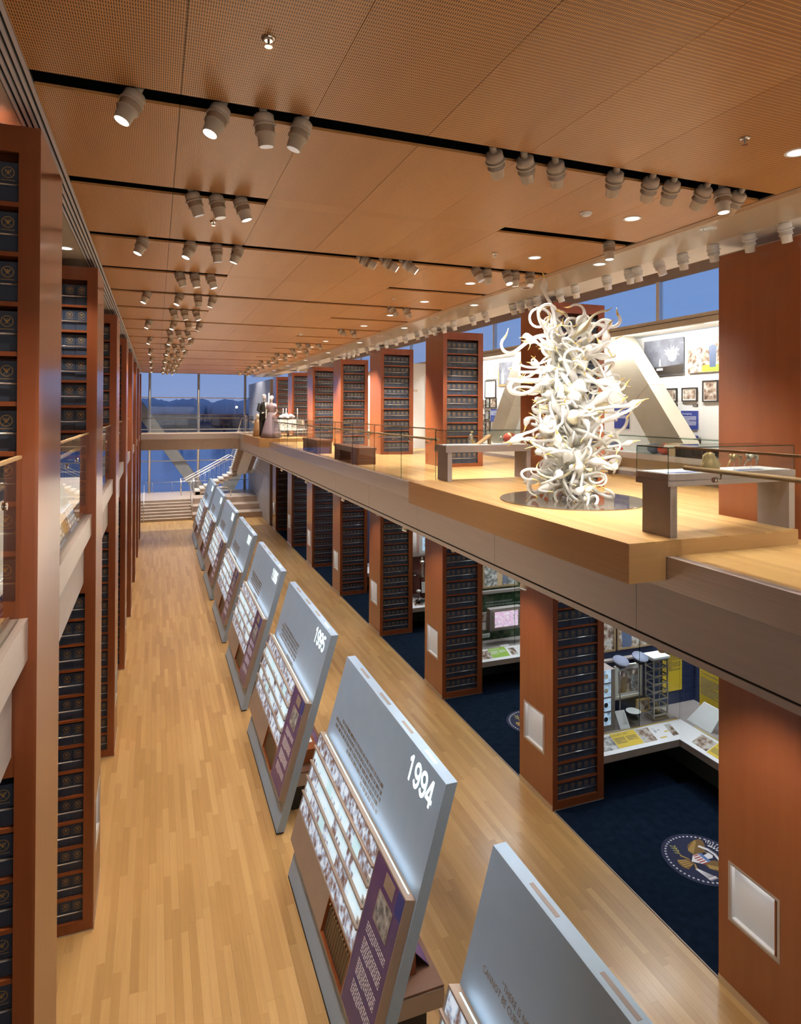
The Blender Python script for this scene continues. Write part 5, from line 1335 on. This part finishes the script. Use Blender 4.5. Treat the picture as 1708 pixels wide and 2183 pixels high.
t = thing('dark_tray', (8.55, 20.55, .957), 'dark tray with small ornaments on the red case bed', 'tray', G2); part('tray', MB().box(8.4, 8.72, 20.42, 20.62, .957, .98), 'black', t); part('ornament', MB().blob((8.5, 20.52, 1.0), .03, 8, 6).blob((8.63, 20.5, 1.0), .025, 8, 6), 'print_white', t)
for i in (-1, 3, 4, 5): alcove(i, 'deep_blue', 'glazed corner case of the lower alcove, %s bay from the front' % od(i+2))

# ================================================================== CARPET SEALS
def seal(cx, cy, R, label):
    """round woven eagle emblem; its top points away from the hall (+x), its left is +y"""
    P = lambda a, b, z: (cx+b*R, cy-a*R, z)
    t = thing('carpet_seal', (cx, cy, 0), label, 'rug emblem', 'woven eagle emblems in the carpet')
    part('field', MB().prism([P(1.13*cos(2*pi*k/48), 1.13*sin(2*pi*k/48), .0005) for k in range(48)][::-1], (0, 0, .002)), 'seal_field', t)
    star = []
    for k in range(10):
        a = pi/2+k*pi/5; r = .042 if k % 2 == 0 else .018; star.append((r*cos(a)*R, r*sin(a)*R, 0))
    me = MB().prism(star[::-1], (0, 0, .0015)).mesh('star', 'carpet_white')
    for k in range(50):
        a = 2*pi*k/50; p = P(cos(a), sin(a), .0026); inst('star', me, t, tuple(Vector(p)-Vector((cx, cy, 0))))
    def piece(name, polys, mat, z):
        mb = MB()
        for pl in polys: mb.prism([P(a, b, z) for a, b in pl], (0, 0, .0015))
        return part(name, mb, mat, t)
    for sg in (-1, 1):
        nm = 'wing'
        piece(nm, [[(sg*.14, .10), (sg*.20, .30), (sg*.40, .55), (sg*.60, .66), (sg*.72, .62), (sg*.70, .30), (sg*.60, .05), (sg*.40, -.12), (sg*.18, -.10)]], 'carpet_brown', .0030)
        for k in range(6):
            a = .08+.16*k; x0 = sg*(.30+.03*k); piece('feather', [[(sg*(.26+.06*k), -.06+.07*k), (sg*(.42+.055*k), -.10+.09*k), (sg*(.50+.045*k), -.02+.10*k), (sg*(.30+.055*k), .02+.07*k)]], 'carpet_gold', .0045)
    piece('tail', [[(-.09, -.38), (.09, -.38), (.22, -.72), (.08, -.80), (-.08, -.80), (-.22, -.72)]], 'carpet_brown', .0030)
    for k in range(4): piece('feather', [[(-.13+.07*k, -.45), (-.09+.07*k, -.45), (-.13+.085*k, -.76), (-.19+.09*k, -.74)]], 'carpet_gold', .0045)
    piece('leg', [[(-.14, -.36), (-.06, -.36), (-.30, -.52), (-.36, -.48)], [(.14, -.36), (.06, -.36), (.30, -.52), (.36, -.48)]], 'carpet_gold', .0040)
    piece('shield', [[(-.19, .16), (.19, .16), (.19, -.15), (0, -.38), (-.19, -.15)]], 'carpet_white', .0060)
    piece('shield_stripes', [[(-.17+.0875*k, .03), (-.13+.0875*k, .03), (-.13+.0875*k, -.20 if 0 < k < 4 else -.15), (-.17+.0875*k, -.20 if 0 < k < 4 else -.14)] for k in range(5)], 'carpet_red', .0076)
    piece('shield_chief', [[(-.19, .16), (.19, .16), (.19, .05), (-.19, .05)]], 'carpet_blue', .0076)
    piece('head', [[(-.08, .16), (.09, .16), (.10, .33), (.02, .42), (-.10, .40), (-.20, .34), (-.10, .31)]], 'carpet_white', .0060)
    piece('beak', [[(-.10, .38), (-.22, .34), (-.24, .29), (-.12, .32)]], 'carpet_gold', .0078)
    piece('scroll', [[(-.44, .30), (-.20, .44), (.0, .47), (.25, .40), (.46, .24), (.50, .32), (.28, .49), (0, .57), (-.24, .54), (-.48, .38)]], 'carpet_white', .0060)
    piece('scroll_letters', [[(-.22+.05*k, .50+.012*min(k, 8-k)*.6), (-.19+.05*k, .50+.012*min(k, 8-k)*.6), (-.19+.05*k, .53+.012*min(k, 8-k)*.6), (-.22+.05*k, .53+.012*min(k, 8-k)*.6)] for k in range(9)], 'ink', .0078)
    piece('rays', [[(.62*sin(a)-.012, .60+.16*cos(a)), (.62*sin(a)+.012, .60+.16*cos(a)), (.74*sin(a)+.012, .66+.24*cos(a)), (.74*sin(a)-.012, .66+.24*cos(a))] for a in [(-.95+.135*k) for k in range(15)]], 'carpet_white', .0040)
    piece('cloud', [[(.40*sin(a)-.03, .56+.14*cos(a)), (.40*sin(a)+.03, .56+.14*cos(a)), (.40*sin(a)+.03, .63+.14*cos(a)), (.40*sin(a)-.03, .63+.14*cos(a))] for a in [(-1.1+.27*k) for k in range(9)]], 'carpet_white', .0044)
    piece('branch', [[(-.30, -.50), (-.33, -.46), (-.72, -.36), (-.70, -.40)]], 'carpet_gold', .0040)
    for k in range(7):
        a = -.40-.05*k; b = -.47+.014*k; s = 1 if k % 2 else -1
        piece('olive_leaf', [[(a, b), (a-.03, b+s*.06), (a-.10, b+s*.11), (a-.07, b+s*.03)]], 'carpet_green', .0052)
    for k in range(5): piece('arrow', [[(.28, -.52+.012*k), (.30, -.49+.012*k), (.74, -.44+.055*k), (.72, -.47+.055*k)], [(.72, -.49+.055*k), (.82, -.43+.055*k), (.70, -.42+.055*k)]], 'carpet_white', .0040+.0006*k)
    return t
seal(8.60, 8.36, .56, 'woven eagle emblem ringed by white stars on the navy carpet, nearest')
seal(8.55, 13.45, .56, 'woven eagle emblem ringed by white stars, half hidden behind the second tower')

# ================================================================== STAIRS AT THE FAR END
t = thing('staircase', (4, 50.6, 1.16), 'pale open staircase turning up beside the end window', 'staircase')
mb = MB()
for k in range(9):
    x = 2.75+.34*k; z = 1.5+.17*k
    part('step', MB().box(x, x+.37, 50.0, 51.5, z-.10, z), 'stair_white', t)
    mb.prism([(x+.02, 50.05, z-.10), (x+.34, 50.05, z-.10), (x+.34, 50.05, z-.42), (x+.02, 50.05, z-.42-.0)], (0, 1.4, 0))
part('stringer', mb, 'limestone', t)
part('bottom_block', MB().box(2.72, 3.1, 50.05, 51.45, 1.16, 1.42), 'limestone', t)
part('turn_landing', MB().box(5.4, 6.95, 50.0, 52.3, 2.68, 3.02), 'stair_white', t)
ms = MB()
for k in range(18):
    y = 50.0-.36*k; z = 3.19+.166*k
    part('step', MB().box(5.3, 6.9, y-.38, y, z-.10, z), 'stair_white', t)
    ms.box(5.36, 6.84, y-.36, y, z-.26, z-.10)
part('stringer', ms, 'limestone', t)
part('soffit_spine', MB().prism([(5.75, 50.0, 2.80), (5.75, 43.6, 5.76), (5.75, 43.6, 5.60), (5.75, 50.0, 2.62)], (.7, 0, 0)), 'stair_white', t)
t2 = thing('stair_railing', (2.5, 50.1, 1.16), 'steel handrails along the pale staircase by the end window', 'handrail')
for y in (50.08, 51.42):
    part('hand_rail', MB().tube([(1.75, y, 2.28), (2.1, y, 2.28), (5.3, y, 4.02), (5.6, y, 3.9)], .028, 8), 'steel', t2)
    part('hand_rail', MB().tube([(2.35, y, 2.24), (2.45, y, 2.26), (5.3, y, 3.80)], .022, 8), 'steel', t2)
    part('post', MB().tube([(1.78, y, 1.16), (1.78, y, 2.28)], .025, 8), 'steel', t2); part('post', MB().tube([(2.7, y, 1.16), (2.7, y, 2.3)], .025, 8), 'steel', t2)
    for k in range(1, 8): x = 2.8+.34*k; part('post', MB().tube([(x, y, 1.5+.17*(k-1)), (x, y, 2.66+.1856*(k-1)+.02)], .008, 5), 'steel', t2)
part('hand_rail', MB().tube([(5.33, 50.0, 4.05), (5.33, 43.7, 6.95)], .028, 8), 'steel', t2)
for k in range(9):
    y = 49.8-.72*k; z = 3.19+.332*k; part('post', MB().tube([(5.33, y, z), (5.33, y, z+1.0)], .010, 5), 'steel', t2)
for k, (x, lab) in enumerate(((2.35, 'steel handrail in the middle of the stone steps'), (-.72, 'steel handrail at the left side of the stone steps'))):
    t = thing('step_handrail', (x, 45.95, 0), lab, 'handrail', 'handrails of the stone steps')
    part('hand_rail', MB().tube([(x, 45.93, 0), (x, 45.95, 1.05), (x, 48.35, 2.22), (x, 48.55, 2.22), (x, 48.56, 1.16)], .026, 8), 'steel', t); part('post', MB().tube([(x, 47.2, .662), (x, 47.2, 1.66)], .018, 6), 'steel', t)
t = thing('landing_handrail', (5, 49, 1.16), 'short steel guard rail on the landing behind the last grey panel', 'handrail')
for yy in (48.75, 49.1): part('hand_rail', MB().tube([(4.2, yy, 1.16), (4.2, yy, 1.83), (4.95, yy, 1.80), (5.2, yy, 1.55), (5.2, yy, 1.16)], .022, 8), 'steel', t)
t = thing('window_guard_rail', (3, 52.3, 1.16), 'thin guard rail along the foot of the end window', 'handrail')
part('hand_rail', MB().tube([(-2, 52.3, 1.95), (6.9, 52.3, 1.95)], .018, 6), 'steel', t)
for k in range(7): part('post', MB().tube([(-1.6+1.4*k, 52.3, 1.16), (-1.6+1.4*k, 52.3, 1.95)], .015, 6), 'steel', t)

# ================================================================== MANNEQUINS, TABLE
def fused(name, mb, mat, parent, vox=.016, smooth=4):
    o = part(name, mb, mat, parent); md = o.modifiers.new('r', 'REMESH'); md.mode = 'VOXEL'; md.voxel_size = vox; md.use_smooth_shade = True
    s2 = o.modifiers.new('s', 'SMOOTH'); s2.iterations = smooth; s2.factor = .5
    return o
def mannequin(x, y, z0, Hh, turn, label, arms, group):
    t = thing('mannequin', (x, y, z0), label, 'mannequin', group)
    S = Hh/1.8; c, s = cos(turn), sin(turn)
    Q = lambda a, b, h: (x+(a*c-b*s)*S, y+(a*s+b*c)*S, z0+h*S)
    mb = MB()
    for sg in (-1, 1):
        mb.tube([Q(sg*.10, 0, .86), Q(sg*.11, -.01, .48), Q(sg*.11, .01, .10), Q(sg*.11, -.02, .05)], [.085*S, .06*S, .042*S, .045*S], 10)
        mb.tube([Q(sg*.11, .05, .035), Q(sg*.12, -.17, .03)], [.04*S, .035*S], 8)
    mb.tube([Q(0, 0, .82), Q(0, 0, .98), Q(0, .0, 1.10), Q(0, -.01, 1.30), Q(0, 0, 1.42), Q(0, 0, 1.48)], [.15*S, .145*S, .125*S, .16*S, .13*S, .065*S], 14)
    mb.tube([Q(-.17, 0, 1.41), Q(.17, 0, 1.41)], [.062*S, .062*S], 10)
    mb.tube([Q(0, 0, 1.42), Q(0, -.01, 1.58)], [.06*S, .052*S], 10)
    hx = Q(0, -.02, 1.675); mb.blob(hx, (.075*S, .09*S, .115*S), 14, 10)
    mb.blob(Q(0, -.035, 1.61), (.052*S, .06*S, .055*S), 10, 8)                # jaw
    mb.tube([Q(0, -.105, 1.69), Q(0, -.128, 1.655), Q(0, -.105, 1.645)], [.010*S, .014*S, .010*S], 6)   # nose
    mb.blob(Q(0, -.103, 1.615), (.022*S, .010*S, .008*S), 8, 5)              # mouth
    for sg in (-1, 1):
        mb.blob(Q(sg*.078, 0, 1.67), (.012*S, .022*S, .032*S), 8, 6)          # ears
        sh, el, wr, ha = arms[0 if sg < 0 else 1]
        mb.tube([Q(*sh), Q(*el), Q(*wr)], [.052*S, .042*S, .030*S], 9)
        d = (Vector(Q(*ha))-Vector(Q(*wr))); mb.tube([Q(*wr), tuple(Vector(Q(*wr))+d*.5)], [.03*S, .038*S], 8)
        side = d.cross(Vector((0, 0, 1)));  side = side.normalized() if side.length > 1e-4 else Vector((1, 0, 0))
        for f in range(4):
            p = Vector(Q(*wr))+d*.5+side*(f-1.5)*.017*S; ln = (.9, 1.0, .95, .75)[f]
            mb.tube([p, p+d*.28*ln, p+d*.5*ln+Vector((0, 0, -.008))], [.010*S, .0095*S, .008*S], 6)
        p = Vector(Q(*wr))+d*.2+side*.03*S; mb.tube([p, p+side*.025*S+d*.25], [.011*S, .009*S], 6)
    fused('body', mb, 'mannequin_white', t)
    for sg in (-1, 1): part('eye', MB().blob(Q(sg*.03, -.103, 1.69), (.012*S, .006*S, .007*S), 8, 6), 'white_can', t)
    return t, Q, S
GM = 'dressed mannequins on the far platform'
t, Q, S = mannequin(4.80, 30.9, PZ, 2.04, .25, 'white mannequin in black tuxedo on the far platform edge', [((-.19, 0, 1.40), (-.25, .03, 1.14), (-.16, -.16, 1.02), (-.04, -.22, 1.05)), ((.19, 0, 1.40), (.27, .04, 1.16), (.22, -.14, 1.04), (.12, -.22, 1.06))], GM)
part('jacket', MB().tube([Q(0, .01, .72), Q(0, .01, .95), Q(0, 0, 1.12), Q(0, -.0, 1.32), Q(0, 0, 1.44), Q(0, 0, 1.50)], [.20*S, .185*S, .165*S, .20*S, .165*S, .085*S], 18), 'suit_black', t)
for sg in (-1, 1):
    part('sleeve', MB().tube([Q(sg*.18, 0, 1.42), Q(sg*.26, .035, 1.15), Q(sg*.19, -.15, 1.03)] if sg > 0 else [Q(-.18, 0, 1.42), Q(-.25, .03, 1.14), Q(-.16, -.16, 1.02)], [.078*S, .064*S, .052*S], 12), 'suit_black', t)
    part('trouser_leg', MB().tube([Q(sg*.10, 0, .84), Q(sg*.11, -.01, .45), Q(sg*.11, .0, .06)], [.115*S, .09*S, .078*S], 12), 'suit_black', t)
    part('shoe', MB().blob(Q(sg*.115, -.07, .035), (.055*S, .15*S, .042*S), 10, 6), 'shoe', t)
part('shirt_front', MB().prism([Q(-.05, -.185, 1.46), Q(.05, -.185, 1.46), Q(.015, -.215, 1.14), Q(-.015, -.215, 1.14)], (0, .02, 0)), 'shirt', t)
part('bow_tie', MB().prism([Q(-.06, -.15, 1.50), Q(0, -.15, 1.48), Q(.06, -.15, 1.50), Q(.06, -.15, 1.455), Q(0, -.15, 1.473), Q(-.06, -.15, 1.455)], (0, -.02, 0)), 'suit_black', t)
part('hair', MB().blob(Q(0, .012, 1.735), (.086*S, .10*S, .075*S), 14, 9), 'mannequin_white', t)
t, Q, S = mannequin(5.10, 30.62, PZ, 1.98, -.45, 'white mannequin in long lavender ball gown, beside the tuxedo mannequin', [((-.17, 0, 1.40), (-.22, -.02, 1.12), (-.20, -.10, .90), (-.19, -.13, .78)), ((.17, 0, 1.40), (.24, .02, 1.14), (.18, -.12, .98), (.08, -.17, .95))], GM)
part('gown_skirt', MB().lathe([(.46*S, .02*S), (.40*S, .22*S), (.30*S, .6*S), (.20*S, .92*S), (.145*S, 1.08*S)], (Q(0, 0, 0)), seg=26), 'lavender_gown', t)
part('bodice', MB().tube([Q(0, 0, 1.06), Q(0, -.005, 1.18), Q(0, -.012, 1.30), Q(0, -.0, 1.40), Q(0, 0, 1.47)], [.143*S, .145*S, .178*S, .155*S, .08*S], 18), 'lavender_gown', t)
for sg in (-1, 1): part('sleeve', MB().tube([Q(sg*.15, 0, 1.42), Q(sg*.21, -.01, 1.22)], [.075*S, .058*S], 12), 'lavender_gown', t)
part('hair', MB().blob(Q(0, .03, 1.72), (.092*S, .105*S, .085*S), 14, 9).blob(Q(0, .11, 1.68), (.06*S, .05*S, .06*S), 10, 7), 'mannequin_white', t)
t = thing('dress_form', (4.62, 32.1, PZ), 'tan satin gown on a short form behind the tuxedo mannequin', 'dress form', GM)
part('skirt', MB().lathe([(.22, .01), (.19, .3), (.13, .7), (.085, .84)], (4.66, 32.1, PZ), seg=18), 'tan_gown', t); part('bodice', MB().lathe([(.085, .84), (.11, .98), (.10, 1.06), (.05, 1.09)], (4.66, 32.1, PZ), seg=16), 'cream', t); part('cap', MB().lathe([(.035, 1.09), (.03, 1.14)], (4.66, 32.1, PZ), seg=10), 'cream', t)
t = thing('pedestal_vitrine', (4.85, 34.3, PZ), 'small cream pedestal with glass box, left of the tuxedo mannequin', 'display case')
part('foot', MB().box(4.82, 5.0, 34.2, 34.4, PZ, 6.80), 'cream', t); part('tray', MB().box(4.70, 5.10, 34.05, 34.5, 6.80, 6.90), 'cream', t); part('glass_box', MB().box(4.71, 5.09, 34.06, 34.49, 6.90, 7.15), 'pane', t)
tx, ty = 6.28, 32.6
t = thing('round_table', (tx, ty, Z2), 'round dining table under a white cloth at the far end of the balcony', 'table')
part('tabletop', MB().lathe([(.78, .93), (.78, .97)], (tx, ty, Z2), seg=28), 'frame_wood', t); part('pedestal', MB().lathe([(.3, 0), (.06, .06), (.06, .93)], (tx, ty, Z2), seg=14), 'frame_wood', t)
mb = MB(); n = 40
for k in range(n):
    a, b = 2*pi*k/n, 2*pi*(k+1)/n; ra, rb = .80+.035*(k % 4 == 0)+.02*(k % 3), .80+.035*((k+1) % 4 == 0)+.02*((k+1) % 3)
    P = lambda r, q, z: (tx+r*cos(q), ty+r*sin(q), Z2+z)
    mb.quad([P(ra, a, .45), P(rb, b, .45), P(.80, b, .975), P(.80, a, .975)], 0, True).quad([P(.80, a, .975), P(.80, b, .975), (tx, ty, Z2+.978)], 0, True)
solo('tablecloth', mb, 'linen', (tx, ty, Z2+.45), 'white cloth draped over the round table on the balcony', 'tablecloth')
t = thing('flower_centrepiece', (tx-.05, ty, Z2+.98), 'mound of white flowers on the white tablecloth', 'flowers')
part('bowl', MB().lathe([(.10, 0), (.16, .06), (.2, .1)], (tx-.05, ty, Z2+.98), seg=14), 'silver_item', t)
for k in range(30):
    a, r = random.random()*6.28, .3*random.random()**.5; part('blossom', MB().blob((tx-.05+r*cos(a)*1.2, ty+r*sin(a), Z2+1.12+(.3-r)*.5), random.uniform(.05, .085), 8, 5, rnd=.2), 'petal', t)
for k, (a, b) in enumerate(((-.62, -.2), (-.22, .2), (-.05, .28), (.42, -.25))):
    t = thing('candlestick', (tx+a, ty+b, Z2+.98), 'silver candlestick with pink candle on the round table, %s from left' % od(k+1), 'candlestick', 'candlesticks on the round table')
    part('stick', MB().lathe([(.06, 0), (.02, .02), (.015, .22), (.03, .24)], (tx+a, ty+b, Z2+.98), seg=10), 'silver_item', t); part('candle', MB().tube([(tx+a, ty+b, Z2+1.22), (tx+a, ty+b, Z2+1.55)], .020, 8), 'candle', t)
for k in range(6):
    a = -2.6+k*.45; px, py = tx+.6*cos(a), ty+.6*sin(a)
    t = thing('wine_glass', (px, py, Z2+.98), 'clear wine glass on the round table, %s from left' % od(k+1), 'glass', 'glasses on the round table'); part('bowl', MB().lathe([(.012, .09), (.04, .13), (.04, .19)], (px, py, Z2+.98), seg=10), 'clear_acrylic', t); part('foot', MB().lathe([(.035, 0), (.006, .01), (.006, .09)], (px, py, Z2+.98), seg=10), 'clear_acrylic', t)
for k, a in enumerate((-2.5, -1.75, -1.0, -.2)):
    px, py = tx+1.05*cos(a), ty+1.05*sin(a); ca, sa = cos(a), sin(a)
    t = thing('gilt_chair', (px, py, Z2), 'slender gilt chair at the round table, %s from left' % od(k+1), 'chair', 'gilt chairs at the round table')
    R = lambda u, v, z: (px+u*ca-v*sa, py+u*sa+v*ca, Z2+z)
    part('seat', MB().fbox(lambda u, v, z: R(u, v, z), -.2, .2, -.2, .2, .47, .51), 'linen', t)
    for u, v in ((-.18, -.18), (-.18, .18), (.18, -.18), (.18, .18)): part('leg', MB().tube([R(u, v, 0), R(u, v, .47 if u < 0 else .98)], .014, 6), 'chair_gold', t)
    bk2 = MB()
    for z in (.62, .80, .96): bk2.tube([R(.18, -.18, z), R(.18, .18, z)], .012, 6)
    part('backrest', bk2, 'chair_gold', t)
